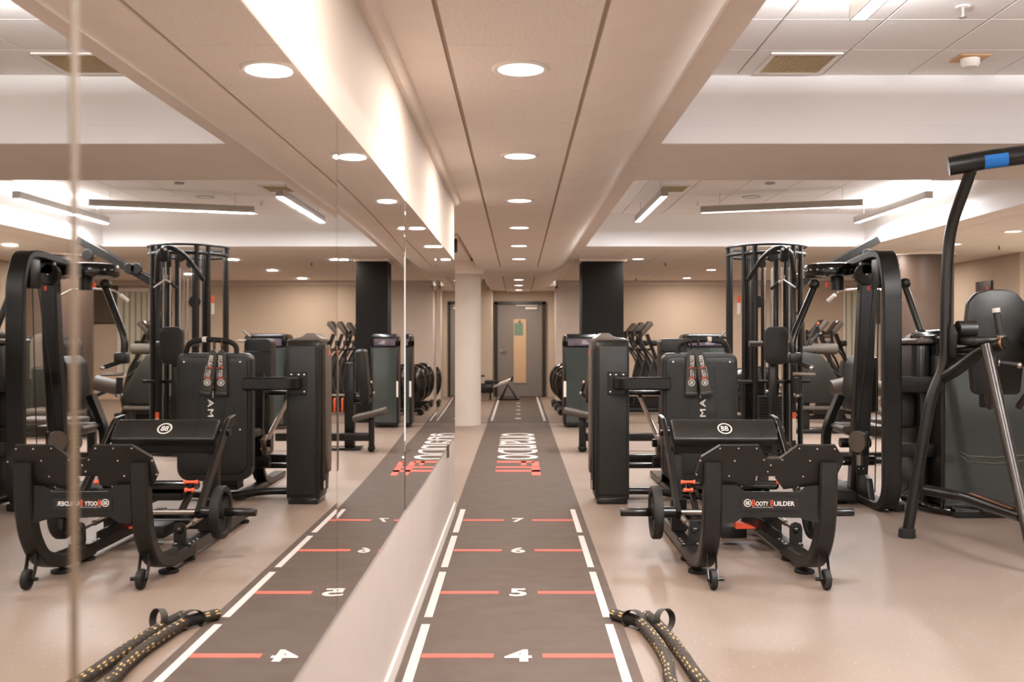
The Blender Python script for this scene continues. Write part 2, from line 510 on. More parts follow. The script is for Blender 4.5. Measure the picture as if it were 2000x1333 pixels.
profile_strip([(-0.486, 2.300), (-0.455, 2.302), (-0.437, 2.318), (-0.425, 2.336), (-0.41, ZS), (-0.268, ZS)], -4.2, 7.384, M['ceil_paint'], 'trim_4')
profile_strip([(-0.70, ZL), (-0.66, 2.46), (-0.60, ZS + 0.01), (-0.56, ZS), (-0.268, ZS)], 7.384, YB, M['ceil_paint'], 'trim_5', smooth=False)
for ya, yb in ((14.32, 16.38),):
    q = MB(M['ceil_paint']); q.bb(-0.268, 0.288, ya, yb, ZS, ZS + 0.05); struct(q.build('ceiling_band', smooth=False))
q = MB(M['ceil_paint']); q.bb(-0.60, 0.84, YB, 22.1, ZS + 0.03, ZS + 0.09); struct(q.build('ceiling_alcove', smooth=False))
q = MB(M['ceil_paint']); q.bb(-4.2, -0.68, 7.384, YB, ZL, ZL + 0.05); struct(q.build('ceiling_side', smooth=False))
# dropped beams left of the corridor
q = MB(M['ceil_paint']); q.bb(-4.1, -0.70, 11.6, 15.6, ZL - 0.09, ZL, 0.01); struct(q.build('trim_6', smooth=False))

# coffer walls, beams and coffer ceilings
cf = MB(M['grid'])
for (y0, y1) in COF: cf.bb(CX0, CX1, y0, y1, ZC + 0.010, ZC + 0.05)
ceiling2 = struct(cf.build('ceiling_coffer', smooth=False))
cw = MB(M['coffer'])
for (y0, y1) in COF:
    cw.bb(CX0 - 0.06, CX0, y0 - 0.06, y1 + 0.06, ZL + 0.001, ZC + 0.05)
    cw.bb(CX1, CX1 + 0.06, y0 - 0.06, y1 + 0.06, ZL + 0.001, ZC + 0.05)
    cw.bb(CX0, CX1, y0 - 0.06, y0, ZL + 0.001, ZC + 0.05)
    cw.bb(CX0, CX1, y1, y1 + 0.06, ZL + 0.001, ZC + 0.05)
struct(cw.build('ceiling_coffer_walls', smooth=False))
cl = MB(M['coffer'])   # projecting lower ledge of each coffer wall
for (y0, y1) in COF:
    cl.bb(CX0, CX1, y1 - 0.02, y1, ZL, ZL + 0.115, 0.003)
    cl.bb(CX1 - 0.02, CX1, y0, y1, ZL, ZL + 0.115, 0.003)
struct(cl.build('trim_7', smooth=False))
for ci, (y0, y1) in enumerate(COF):
    yy = y1
    while yy > y0 + 0.1:
        ya = max(y0 + 0.004, yy - 0.548)
        xx = CX0
        first = True
        while xx < CX1 - 0.05:
            wdt = 0.484 if first else 0.54
            xb = min(CX1, xx + wdt)
            tile(ceiling2, (xx + xb) / 2, (ya + yy) / 2, ZC, xb - xx - 0.009, yy - ya - 0.009, 'w', M['tile_white'])
            xx = xb; first = False
        yy = ya if ya > y0 + 0.05 else y0
        if ya <= y0 + 0.01: break
# beam undersides around the coffers, low ceiling
q = MB(M['ceil_paint'])
q.bb(CX0, CX1 + 0.3, 6.25, 7.66, ZL, ZL + 0.05)
q.bb(CX0, 10.1, -4.2, 0.2, ZL, ZL + 0.05)
q.bb(CX0, CX1 + 0.3, 13.19, 13.62, ZL, ZL + 0.05)
q.bb(CX1 + 0.0, CX1 + 0.3, 0.2, 6.25, ZL, ZL + 0.05)
q.bb(CX1 + 0.0, CX1 + 0.3, 7.66, 13.19, ZL, ZL + 0.05)
struct(q.build('ceiling_beam', smooth=False))
lo = MB(M['grid'])
lo.bb(CX0, 10.1, 13.62, YB, ZL + 0.012, ZL + 0.05)
lo.bb(CX1 + 0.3, 10.1, 0.2, 13.62, ZL + 0.012, ZL + 0.05)
ceiling3 = struct(lo.build('ceiling_low', smooth=False))
nlow = 0
x = CX0
while x < 9.9:
    y = 13.62
    while y < YB - 0.05:
        yb = min(YB, y + 0.6); xb = min(10.05, x + 0.6)
        tile(ceiling3, (x + xb) / 2, (y + yb) / 2, ZL, xb - x - 0.008, yb - y - 0.008, 'l', M['tile']); nlow += 1
        y = yb
    x = xb
x = CX1 + 0.3
while x < 8.4:
    y = 7.02
    while y < 13.6:
        tile(ceiling3, x + 0.3, y + 0.3, ZL, 0.592, 0.592, 'l', M['tile']); nlow += 1
        y += 0.6
    x += 0.6

# columns
q = MB(M['black_paint']); q.bb(0.99, 1.635, 15.25, 15.9, 0, 2.50, 0.004)
col1 = struct(q.build('column_square', smooth=False))
q = MB(M['ceil_paint']); q.bb(0.95, 1.675, 15.21, 15.94, 2.50, ZL + 0.004, 0.004); q.build('collar', col1, smooth=False)
q = MB(M['brown_paint']); q.lathe([(0.50, 0), (0.50, 2.50)], (5.85, 14.45, 0), seg=48); col2 = struct(q.build('column_round'))
q = MB(M['ceil_paint']); q.lathe([(0.53, 2.50), (0.53, ZL + 0.004)], (5.85, 14.45, 0), seg=48); q.build('collar', col2)
q = MB(M['plaster']); q.lathe([(0.30, 0), (0.30, 2.28)], (-0.865, 14.95, 0), seg=48); col3 = struct(q.build('column_pale'))
q = MB(M['ceil_paint']); q.lathe([(0.0, 2.27), (0.33, 2.27), (0.36, 2.32), (0.36, 2.46), (0, 2.46)], (-0.865, 14.95, 0), seg=48); q.build('capital', col3)

# ------------------------------------------------------------------ door
dw = MB(M['door_grey'])
DX0, DX1, DY = -0.462, 0.540, 22.0
dw.bb(DX0, DX1, DY, DY + 0.05, 0.01, 2.06, 0.004)
door = struct(dw.build('door_1', smooth=False))
fr = MB(M['door_black'])
fr.bb(DX0 - 0.065, DX0 - 0.004, DY - 0.04, DY + 0.05, 0, 2.12); fr.bb(DX1 + 0.004, DX1 + 0.075, DY - 0.04, DY + 0.05, 0, 2.12)
fr.bb(DX0 - 0.065, DX1 + 0.075, DY - 0.04, DY + 0.05, 2.066, 2.135)
fr.build('door_frame', door, smooth=False)
gz = MB(M['frosted']); gz.bb(-0.10, 0.175, DY - 0.006, DY, 0.32, 1.74); gz.build('pane', door, smooth=False)
gf = MB(M['door_grey'])
for a in ((-0.125, -0.10, 0.295, 1.765), (0.175, 0.20, 0.295, 1.765)): gf.bb(a[0], a[1], DY - 0.012, DY, a[2], a[3])
gf.bb(-0.10, 0.175, DY - 0.012, DY, 0.295, 0.32); gf.bb(-0.10, 0.175, DY - 0.012, DY, 1.74, 1.765)
gf.build('pane_bead', door, smooth=False)
pp = MB(M['paper']); pp.bb(-0.085, 0.11, DY - 0.009, DY - 0.007, 1.37, 1.65); pp.build('notice', door, smooth=False)
kp = MB(M['dark_void']); kp.bb(0.01, 0.06, DY - 0.014, DY - 0.008, 1.655, 1.70); kp.build('clip', door, smooth=False)
hd = MB(M['chrome']); hd.tube([(-0.37, DY, 1.04), (-0.37, DY - 0.05, 1.04), (-0.25, DY - 0.05, 1.035)], 0.012, fil=.02); hd.disc((-0.37, DY - 0.008, 1.04), 0.028, 0.008, (0, 1, 0)); hd.build('handle', door)
cb = MB(M['white_plastic']); cb.bb(0.16, 0.43, DY - 0.05, DY, 1.955, 2.005, 0.005); cb.bb(-0.06, 0.44, DY - 0.06, DY - 0.045, 2.03, 2.05, 0.003); cb.build('door_closer', door)

# ------------------------------------------------------------------ mirror wall
seams = [(-2.1, -0.53), (-0.52, 1.044), (1.058, 2.573), (2.577, 4.141), (4.145, 5.695), (5.699, 7.374)]
bow = [(0, 0), (0, 0), (0.0008, -0.0006), (0.0050, -0.0085), (0.0035, -0.0030), (0.0045, -0.0035)]
mir = thing('wall_mirror', 'frameless gym mirror in tall panels along the white left wall', 'mirror', (MIRX, 0, 0.58))
for (ya, yb), (s0, s1) in zip(seams, bow):
    b_ = bmesh.new(); N = 40; L = yb - ya; rows = []
    for i in range(N + 1):
        t = i / N
        dx = L * (s0 * t + (s1 - s0) * t * t / 2)
        rows.append((b_.verts.new((MIRX + dx, ya + L * t, 0.578)), b_.verts.new((MIRX + dx, ya + L * t, 1.882))))
    for i in range(N): b_.faces.new((rows[i][0], rows[i + 1][0], rows[i + 1][1], rows[i][1]))
    bk_ = [(b_.verts.new((WALLX, ya, 0.578)), b_.verts.new((WALLX, ya, 1.882))), (b_.verts.new((WALLX, yb, 0.578)), b_.verts.new((WALLX, yb, 1.882)))]
    b_.faces.new((rows[0][0], rows[0][1], bk_[0][1], bk_[0][0])); b_.faces.new((rows[-1][0], bk_[1][0], bk_[1][1], rows[-1][1]))
    mb = MB(M['mirror']); mb.bm.free(); mb.bm = b_
    mb.build('mirror_panel', mir, smooth=True, ang=30)
jb = MB(M['joint']); jb.bb(MIRX - 0.004, MIRX + 0.0015, 1.044, 1.058, 0.578, 1.882); jb.build('joint_strip', mir, smooth=False)
ck = MB(M['dark_void']); ck.bb(WALLX, MIRX + 0.008, 6.62, 6.66, 0.50, 0.585, 0.002); ck.build('clip', mir, smooth=False)

# ------------------------------------------------------------------ sprint track
tk = MB(M['turf']); tk.bb(-0.472, 0.474, -3.0, 15.17, 0.0, 0.006)
track = tag(tk.build('sprint_track', smooth=False), 'long dark grey turf sprint track with numbered metre marks beside the mirror wall', 'track')
tk2 = MB(M['turf']); tk2.bb(-0.482, 0.482, 15.23, 21.95, 0.0, 0.006)
track2 = tag(tk2.build('sprint_track', smooth=False), 'far stretch of dark turf track running up to the grey door', 'track')
ZT = 0.0075
for k in range(-1, 8):
    yc = k + 0.013
    for (xa, xb) in ((-0.437, -0.398), (0.393, 0.430)):
        q = MB(M['mark_white']); q.bb(xa, xb, yc - 0.443, yc + 0.443, 0.005, ZT); q.build('white_dash', track, smooth=False)
    for (xa, xb) in ((-0.394, -0.10), (0.10, 0.390)):
        q = MB(M['mark_red']); q.bb(xa, xb, yc - 0.026, yc + 0.026, 0.005, ZT); q.build('red_line', track, smooth=False)
    if k >= 1:
        n = str(k)
        wd = 0.112 if n == '4' else 0.088
        text_obj('number', n, M['mark_white'], (0.0 - wd / 2, yc - 0.078, ZT), X1, Y1, wd, 0.156, track, bold=0.035, lift=0.0006)
# lettering that reads towards the camera, letters upright towards the right
for i, ch in enumerate('onanDo'):
    text_obj('letter', ch, M['mark_white'], (-0.232, 13.45 - 0.495 * i, ZT), (0, -1, 0), (1, 0, 0), 0.44, 0.455, track, bold=0.0, lift=0.0006)
lf = MB(M['mark_red'])
def flat(x0, x1, y0, y1): lf.bb(x0, x1, y0, y1, ZT - 0.001, ZT + 0.0008)
flat(-0.222, 0.17, 10.25, 10.40); flat(0.14, 0.215, 9.98, 10.34); flat(0.03, 0.085, 10.05, 10.38)
flat(-0.222, 0.215, 9.84, 9.95)
flat(-0.222, 0.215, 9.55, 9.68); flat(0.13, 0.215, 9.30, 9.82)
lf.build('lettering', track, label='coral red letters at the near end of the track lettering', smooth=False)
for i in range(7):
    yy = 15.95 + 0.945 * i
    text_obj('number', str(i + 1), M['mark_white'], (-0.045, yy - 0.10, ZT), X1, Y1, 0.09, 0.20, track2, bold=0.035, lift=0.0006)
    q = MB(M['mark_red']); q.bb(-0.394, -0.10, yy - 0.02, yy + 0.02, 0.005, ZT - 0.0008); q.bb(0.10, 0.394, yy - 0.02, yy + 0.02, 0.005, ZT - 0.0008)
for (xa, xb) in ((-0.437, -0.398), (0.398, 0.437)):
    for i in range(7):
        q = MB(M['mark_white']); q.bb(xa, xb, 15.5 + i * 0.91, 15.5 + i * 0.91 + 0.88, 0.005, ZT); q.build('white_dash', track2, smooth=False)

# ------------------------------------------------------------------ lamps
def area_light(name, loc, power, color, sx, sy=None, shape='DISK', parent=None, rot=(0, 0, 0)):
    l = bpy.data.lights.new(name, 'AREA'); l.energy = power; l.color = color; l.shape = shape; l.size = sx
    if sy: l.size_y = sy
    o = bpy.data.objects.new(name, l); C.objects.link(o); o.location = loc; o.rotation_euler = rot
    if parent: o.parent = parent
    return o
def make_downlight():
    root = thing('downlight', 'x', 'light', (0, 0, 0))
    r = MB(M['white_plastic']); r.lathe([(0.088, 0.0), (0.088, -0.006), (0.102, -0.008), (0.112, -0.002), (0.112, 0.004)], (0, 0, 0), seg=32); r.build('rim', root)
    l = MB(M['lens_down']); l.lathe([(0.0, -0.002), (0.088, -0.002), (0.088, 0.003)], (0, 0, 0), seg=32); l.build('lens', root)
    return root
dl = make_downlight(); used = False
def put_downlight(x, y, z, power, label, group):
    global used
    o = dl if not used else copy_tree(dl); used = True
    o.location = (x, y, z); o['label'] = label; o['group'] = group
    area_light('downlight_glow', (0, 0, -0.012), power, COL_DOWN, 0.17, parent=o)
ords = ['first', 'second', 'third', 'fourth', 'fifth', 'sixth', 'seventh', 'eighth', 'ninth', 'tenth']
ys = [-1.58, 0.22, 2.0, 3.784, 5.584, 7.384, 9.184, 10.984, 12.784, 17.3, 19.1, 20.9]
vis = [y for y in ys if y > 3]
for y in ys:
    if y < 3: lab = 'round recessed downlight in the corridor ceiling %s' % {-1.58: 'two places behind the camera end', 0.22: 'just at the camera end', 2.0: 'overhead, before the first one in view'}[y]
    elif y < 14: lab = 'round recessed downlight over the turf track, %s from the camera end' % ords[vis.index(y)]
    else: lab = 'round recessed downlight near the grey door, %s beyond the plain ceiling band' % ords[vis.index(y) - 6]
    put_downlight(0.01, y, ZS - 0.001, P_DOWN, lab, 'downlights over the turf track')
low = [(1.85, 15.2, 'beside the square black column'), (3.47, 15.2, 'behind the cage tower'), (5.1, 13.95, 'in front of the round brown column'),
       (3.45, 17.6, 'in mid ceiling between the black column and the cage tower'), (3.42, 19.96, 'nearest the beige back wall'),
       (5.68, 11.3, 'right of the coffer, above the knee raise station'), (5.68, 12.84, 'right of the coffer, before the round brown column'),
       (5.68, 9.7, 'added as unseen fill right of the coffer, out over the nearer floor'), (5.68, 8.1, 'added as unseen fill right of the coffer, over the fly machine side'), (5.68, 3.5, 'added as unseen fill right of the nearer coffer'),  # these are unseen downlights added to light the right side
       (7.9, 18.6, 'added as hidden fill in the far right corner by the blinds'), (5.3, 18.6, 'added as hidden fill behind the round brown column'), (6.7, 12.0, 'added as fill before the pale partition'), (6.1, 16.0, 'behind the round brown column on its right, brightening the pier')]  # extra downlights out of view, added to brighten the pier and back
for (x, y, s) in low:
    put_downlight(x, y, ZL - 0.001, P_LOW, 'round recessed downlight %s' % s, 'downlights in the low ceiling')
for (x, y) in ((-2.2, 9.5), (-2.2, 13.0), (-2.2, 18.0)):
    put_downlight(x, y, ZL - (0.091 if 11.6 < y < 15.6 else 0.001), 14, 'round recessed downlight left of the corridor at %s' % ('the mirror end' if y < 10 else 'the pale column' if y < 14 else 'the far end'), 'downlights left of the corridor')

def pendant(x0, y0, x1, y1, label, power=P_PEND, z=2.80, up=0.0):
    root = thing('linear_pendant', label, 'light', ((x0 + x1) / 2, (y0 + y1) / 2, z), 'white linear pendants in the coffers')
    d = Vector((x1 - x0, y1 - y0, 0)); L = d.length; a = math.atan2(d.y, d.x)
    rot = Matrix.Rotation(a, 3, 'Z')
    c = Vector(((x0 + x1) / 2, (y0 + y1) / 2, z))
    q = MB(M['lamp_body'])
    q.box(c + rot @ Vector((0, 0.036, 0)), (L, 0.006, 0.075), rot=rot); q.box(c + rot @ Vector((0, -0.036, 0)), (L, 0.006, 0.075), rot=rot)
    q.box(c + Vector((0, 0, 0.034)), (L, 0.07, 0.006), rot=rot)
    q.box(c + rot @ Vector((L / 2, 0, 0)), (0.006, 0.078, 0.075), rot=rot); q.box(c + rot @ Vector((-L / 2, 0, 0)), (0.006, 0.078, 0.075), rot=rot)
    q.build('housing', root, smooth=False)
    q = MB(M['lens_pend']); q.box(c - Vector((0, 0, 0.030)), (L - 0.012, 0.066, 0.016), rot=rot); q.build('diffuser', root, smooth=False)
    for sx in (-0.38, 0.38):
        p = c + rot @ Vector((L * sx, 0, 0)); k = MB(M['steel']); k.cyl(p + Vector((0, 0, 0.03)), (p.x, p.y, ZC), 0.0025, seg=6); k.build('cable', root)
    area_light('pendant_glow', (0, 0, -0.045), power, COL_PEND, L, 0.06, 'RECTANGLE', root, (0, 0, a))
    if up: area_light('coffer_fill_uplight', (0, 0, 0.045), power * up, COL_PEND, L, 0.06, 'RECTANGLE', root, (R(180), 0, a))  # added upward lamp above the closed housing, fills the coffer with light
pendant(1.50, 10.1, 1.50, 12.35, 'end-on white linear pendant at the corridor side of the far coffer')
pendant(2.13, 11.45, 3.80, 10.85, 'long white linear pendant hung slightly askew above the cage tower')
pendant(4.28, 10.25, 4.28, 12.45, 'slim linear pendant hanging close to the bright right wall of the far coffer', power=P_PEND * 1.3, up=0.35)
pendant(1.56, 2.3, 1.56, 4.52, 'white linear pendant in the near coffer, only its end in view', power=P_PEND * 0.45, up=13.0)  # strong upward fill added to brighten the near coffer ceiling
pendant(4.25, 2.6, 4.25, 4.9, 'slim linear pendant on the right side of the near coffer', power=P_PEND * 0.45, up=13.0)  # out of view; its strong upward lamp is added fill too

# ------------------------------------------------------------------ ceiling fittings
def vent(x0, x1, y0, y1, label):
    r = thing('air_vent', label, 'vent', ((x0 + x1) / 2, (y0 + y1) / 2, ZC - 0.004), 'square air vents in the coffers')
    q = MB(M['white_plastic']); z0, z1 = ZC - 0.012, ZC - 0.001; e = 0.03
    q.bb(x0 - e, x0, y0 - e, y1 + e, z0, z1); q.bb(x1, x1 + e, y0 - e, y1 + e, z0, z1); q.bb(x0, x1, y0 - e, y0, z0, z1); q.bb(x0, x1, y1, y1 + e, z0, z1); q.build('frame', r, smooth=False)
    q = MB(M['dark_void']); q.bb(x0, x1, y0, y1, ZC - 0.003, ZC - 0.001); q.build('backing', r, smooth=False)
    q = MB(M['vent_metal'])
    n = 16
    for i in range(n):
        xa = x0 + (x1 - x0) * (i + 0.5) / n; q.bb(xa - 0.003, xa + 0.003, y0, y1, ZC - 0.011, ZC - 0.004)
    for i in range(n):
        ya = y0 + (y1 - y0) * (i + 0.5) / n; q.bb(x0, x1, ya - 0.003, ya + 0.003, ZC - 0.010, ZC - 0.004)
    stuff(q.build('grille', r, smooth=False))
vent(1.51, 1.87, 5.78, 6.16, 'brass-toned square air vent in the near coffer above the beam')
vent(1.58, 1.86, 10.75, 11.15, 'dark square air vent above the end-on pendant in the far coffer')
def sprinkler(x, y, z, label):
    r = thing('sprinkler', label, 'sprinkler', (x, y, z), 'ceiling sprinklers')
    q = MB(M['white_plastic']); q.disc((x, y, z - 0.008), 0.035, 0.008); q.build('rose', r)
    q = MB(M['bolt'] if z > 2.6 else M['dark_void']); q.cyl((x, y, z), (x, y, z - 0.05), 0.010, seg=8); q.disc((x, y, z - 0.058), 0.02, 0.005); q.build('head', r)
sprinkler(2.24, 4.96, ZC, 'sprinkler head in the near coffer by the end of the pendant')
sprinkler(2.19, 12.0, ZC, 'sprinkler head in the far coffer left of the askew pendant')
sprinkler(2.38, 15.9, ZL, 'dark sprinkler head right of the square black column')
sprinkler(2.4, 20.0, ZL, 'dark sprinkler head near the back wall right of the black column')
sprinkler(6.35, 13.0, ZL, 'dark sprinkler head in the low ceiling before the round column')
sprinkler(-0.60, 17.3, ZS + 0.02, 'nearer dark sprinkler head left of the lights before the door')
sprinkler(-0.60, 19.9, ZS + 0.02, 'farther dark sprinkler head left of the lights before the door')
r_ = thing('smoke_detector', 'round white smoke detector on a tan square plate in the near coffer', 'detector', (2.69, 5.86, ZC))
q = MB(M['brown_wood']); q.bb(2.60, 2.78, 5.78, 5.94, ZC - 0.01, ZC - 0.001, 0.002); q.build('plate', r_)
q = MB(M['white_plastic']); q.lathe([(0.055, 0.0), (0.055, -0.03), (0.042, -0.05), (0, -0.052)], (2.69, 5.86, ZC - 0.01)); q.build('body', r_)
r_ = thing('ceiling_speaker', 'flat round ceiling speaker in the far coffer above the askew pendant', 'speaker', (2.75, 11.6, ZC))
q = MB(M['tile_white'], M['lamp_body']); q.lathe([(0, -0.006), (0.09, -0.006)], (2.75, 11.6, ZC)); q.build('cover', r_)
q = MB(M['lamp_body']); q.lathe([(0.09, -0.006), (0.10, -0.010), (0.11, -0.002)], (2.75, 11.6, ZC)); q.build('rim', r_)
r_ = thing('ceiling_sensor', 'small round ceiling sensor at the edge of the beam in the far coffer', 'sensor', (2.70, 10.55, ZC))
q = MB(M['lamp_body']); q.lathe([(0.06, 0), (0.055, -0.015), (0.03, -0.02), (0, -0.02)], (2.70, 10.55, ZC)); q.build('body', r_)
r_ = thing('emergency_light', 'dark emergency light box hanging near the right end of the far coffer', 'light', (4.35, 10.05, ZC - 0.03))
q = MB(M['lamp_body'], M['white_plastic']); q.bb(4.24, 4.46, 9.95, 10.15, ZC - 0.035, ZC - 0.001, 0.005); q.use(1).bb(4.25, 4.45, 9.96, 10.14, ZC - 0.06, ZC - 0.035, 0.005); q.build('body', r_)
r_ = thing('exit_box', 'small dark box under the ceiling left of the corridor lights', 'sensor', (-0.78, 11.0, ZL - 0.09))
q = MB(M['door_black'], M['white_plastic']); q.bb(-0.84, -0.68, 10.95, 11.05, ZL - 0.27, ZL - 0.12, 0.01); q.use(1).bb(-0.78, -0.74, 10.94, 10.95, ZL - 0.22, ZL - 0.18); q.bb(-0.78, -0.74, 10.98, 11.02, ZL - 0.13, ZL - 0.001); q.build('body', r_)

# ------------------------------------------------------------------ battle ropes
def catmull(pts, n=8):
    P = [Vector(p) for p in pts]; P = [P[0] * 2 - P[1]] + P + [P[-1] * 2 - P[-2]]; out = []
    for i in range(1, len(P) - 2):
        for k in range(n):
            t = k / n; a, b_, c, d = P[i - 1], P[i], P[i + 1], P[i + 2]
            out.append(0.5 * ((2 * b_) + (c - a) * t + (2 * a - 5 * b_ + 4 * c - d) * t * t + (3 * b_ - a - 3 * c + d) * t ** 3))
    out.append(P[-2]); return out
def resample(pts, step):
    out = [pts[0]]; acc = 0
    for a, b_ in zip(pts, pts[1:]):
        L = (b_ - a).length; t = step - acc
        while t <= L:
            out.append(a + (b_ - a) * (t / L)); t += step
        acc = (acc + L) % step
    return out
def rope_mesh(pts, rad=0.0245):
    pts = resample(catmull(pts, 12), 0.0075)
    mb = MB(M['rope_black'], M['rope_gold']); seg = 24; A = Vector((0, 0, 1)); rings = []
    for i, p in enumerate(pts):
        t = (pts[min(i + 1, len(pts) - 1)] - pts[max(i - 1, 0)]).normalized()
        A = (A - t * A.dot(t)).normalized(); B = t.cross(A)
        ph = i * 0.0075 / 0.13 * 2 * math.pi; ring = []
        for k in range(seg):
            th = 2 * math.pi * k / seg
            rr = rad * (1 + 0.10 * abs(math.sin(1.5 * (th + ph))) - 0.06)
            ring.append(mb.bm.verts.new(p + A * rr * math.cos(th) + B * rr * math.sin(th)))
        rings.append(ring)
    for i in range(len(rings) - 1):
        for k in range(seg):
            f = mb.bm.faces.new((rings[i][k], rings[i][(k + 1) % seg], rings[i + 1][(k + 1) % seg], rings[i + 1][k]))
            u = (k / seg * 3 + i * 0.0075 / 0.13 * 1.5 * 2) % 1.0
            s_ = (i * 0.0075 / 0.05 + (k // 8) * 0.33) % 1.0
            if k % 2 == 0 and s_ < 0.42 and 0.25 < ((k / 8.0) + i * 0.012) % 1.0 < 0.72: f.material_index = 1
    mb.bm.faces.new(list(reversed(rings[0]))); mb.bm.faces.new(rings[-1])
    return mb, pts
def fp(x, y, z=0.032):
    Y = F * (CAMZ - z) / (y - 662); return Vector(((x - 1012) / F * Y, Y, z))
def battle_rope(pts, label, ring_c, ring_n, sleeve):
    root = thing('battle_rope', label, 'rope', (pts[0].x, pts[0].y, 0))
    mb, pp = rope_mesh(pts); mb.build('rope', root, ang=60)
    sl = MB(M['rubber']); sl.tube(pp[sleeve[0]:sleeve[1]], 0.0265, seg=16); sl.build('grip_sleeve', root)
    n = Vector(ring_n).normalized(); u = n.cross(Vector((0, 0, 1))).normalized(); v = u.cross(n)
    c = Vector(ring_c); loop = [c + u * 0.056 * math.cos(a) + v * 0.046 * math.sin(a) for a in [2 * math.pi * k / 28 for k in range(28)]]
    lp = MB(M['webbing']); lp.sweep(loop, [(0.017, 0.0015), (-0.017, 0.0015), (-0.017, -0.0015), (0.017, -0.0015)], side=n, closed=True); lp.build('wrist_loop', root)
rp1 = [fp(1197, 1200), fp(1222, 1207), fp(1245, 1214), fp(1262, 1228), fp(1290, 1265), fp(1305, 1300), fp(1310, 1333), Vector((0.55, 3.2, .0265)), Vector((0.50, 2.4, .0265)), Vector((0.60, 1.6, .0265))]
rp2 = [fp(1264, 1203), fp(1285, 1222), fp(1303, 1240), fp(1330, 1275), fp(1350, 1305), fp(1372, 1335), Vector((0.73, 3.2, .0265)), Vector((0.72, 2.4, .0265)), Vector((0.66, 1.6, .0265))]
battle_rope(rp1, 'black and gold battle rope whose grip end lies on the track edge', px(1238, 1213, 4.42), (-0.75, -0.66, 0.1), (10, 24))
battle_rope(rp2, 'black and gold battle rope lying on the bare floor right of its twin', px(1298, 1211, 4.36), (0.7, -0.7, 0.2), (8, 22))

# ------------------------------------------------------------------ logo texts
def emblem(parent, c, u, v, r, ring=M['white_print'], inner=M['orange_print']):
    u = Vector(u).normalized(); v = Vector(v).normalized(); n = u.cross(v); c = Vector(c) + n * 0.001
    q = MB(ring); pts = [c + u * r * math.cos(a) + v * r * math.sin(a) for a in [2 * math.pi * k / 24 for k in range(24)]]
    q.sweep(pts, [(0.0004, r * .10), (-0.0004, r * .10), (-0.0004, -r * .10), (0.0004, -r * .10)], side=n, closed=True)
    q.build('emblem_ring', parent)
    text_obj('emblem_letters', 'BB', ring, c - u * r * .55 - v * r * .5, u, v, r * 1.1, r, parent, bold=0.02)
def wordmark(parent, org, u, v, width, height):
    """two words, orange initials"""
    u = Vector(u).normalized(); v = Vector(v).normalized(); org = Vector(org); n = u.cross(v)
    emblem(parent, org + u * height * .55 + v * height * .5, u, v, height * .60)
    a = height * 1.3
    w_ = width - a
    parts = [('B', 0.0, .078, 1.0, M['orange_print']), ('OOTY', .085, .30, .78, M['white_print']), ('B', .435, .078, 1.0, M['orange_print']), ('UILDER', .520, .48, .78, M['white_print'])]
    for (s, x, ww, hh, m_) in parts:
        text_obj('lettering', s, m_, org + u * (a + w_ * x), u, v, w_ * ww, height * hh, parent, bold=0.0 if s == 'B' else 0.022)
    text_obj('lettering', 'The original hip thrust machine', M['white_print'], org + u * a - v * height * .33, u, v, w_ * .5, height * .2, parent, bold=0.01)

# ------------------------------------------------------------------ hip thrust machine in front
def bolts(points, n, parent, r=0.006, name='bolt_heads'):
    q = MB(M['bolt']); n = Vector(n)
    for p in points: q.lathe([(r, 0), (r * .9, r * .6), (0, r * .9)], Vector(p), n, seg=8)
    return stuff(q.build(name, parent))
def plate_xz(p, Y0=5.0): return ((p[0] - 1012) / F * Y0, CAMZ - (p[1] - 662) / F * Y0)

ht = thing('hip_thrust_machine', 'black hip thrust machine with M-shaped foot plate and two small front wheels', 'exercise machine', (1.3, 5.6, 0))
outline = [(1360, 927), (1370, 891), (1405, 868), (1481, 868), (1498, 895), (1523, 895), (1556, 868), (1630, 868), (1650, 897), (1638, 927), (1620, 950), (1562, 953), (1535, 957), (1514, 930), (1480, 930), (1477, 948), (1453, 953), (1395, 951), (1372, 950)]
uz = Vector((0, -0.28, 0.96))          # up the leaning plate
zt = CAMZ - (868 - 662) / F * 5.045
poly = [((p[0] - 1012) / F * 5.045, (CAMZ - (p[1] - 662) / F * 5.045 - zt) / 0.96) for p in outline]
q = MB(M['powder']); q.prism([(a, b_) for a, b_ in poly], (0, 5.045, zt), X1, uz, 0.022)
fp_ = q.build('foot_plate', ht, smooth=False)
bp = [(1405, 873), (1441, 873), (1476, 873), (1559, 873), (1594, 874), (1628, 874), (1368, 898), (1492, 896), (1528, 896), (1648, 900), (1435, 898), (1582, 898), (1506, 907), (1501, 920), (1362, 926), (1426, 929), (1571, 930), (1480, 931), (1515, 931), (1452, 951), (1563, 952)]
bolts([Vector(((p[0] - 1012) / F * 5.045, 5.045, zt)) + uz * ((CAMZ - (p[1] - 662) / F * 5.045 - zt) / 0.96) + Vector((0, -.96, -.28)) * 0.0225 for p in bp], (0, -0.96, -0.28), ht, 0.0055)
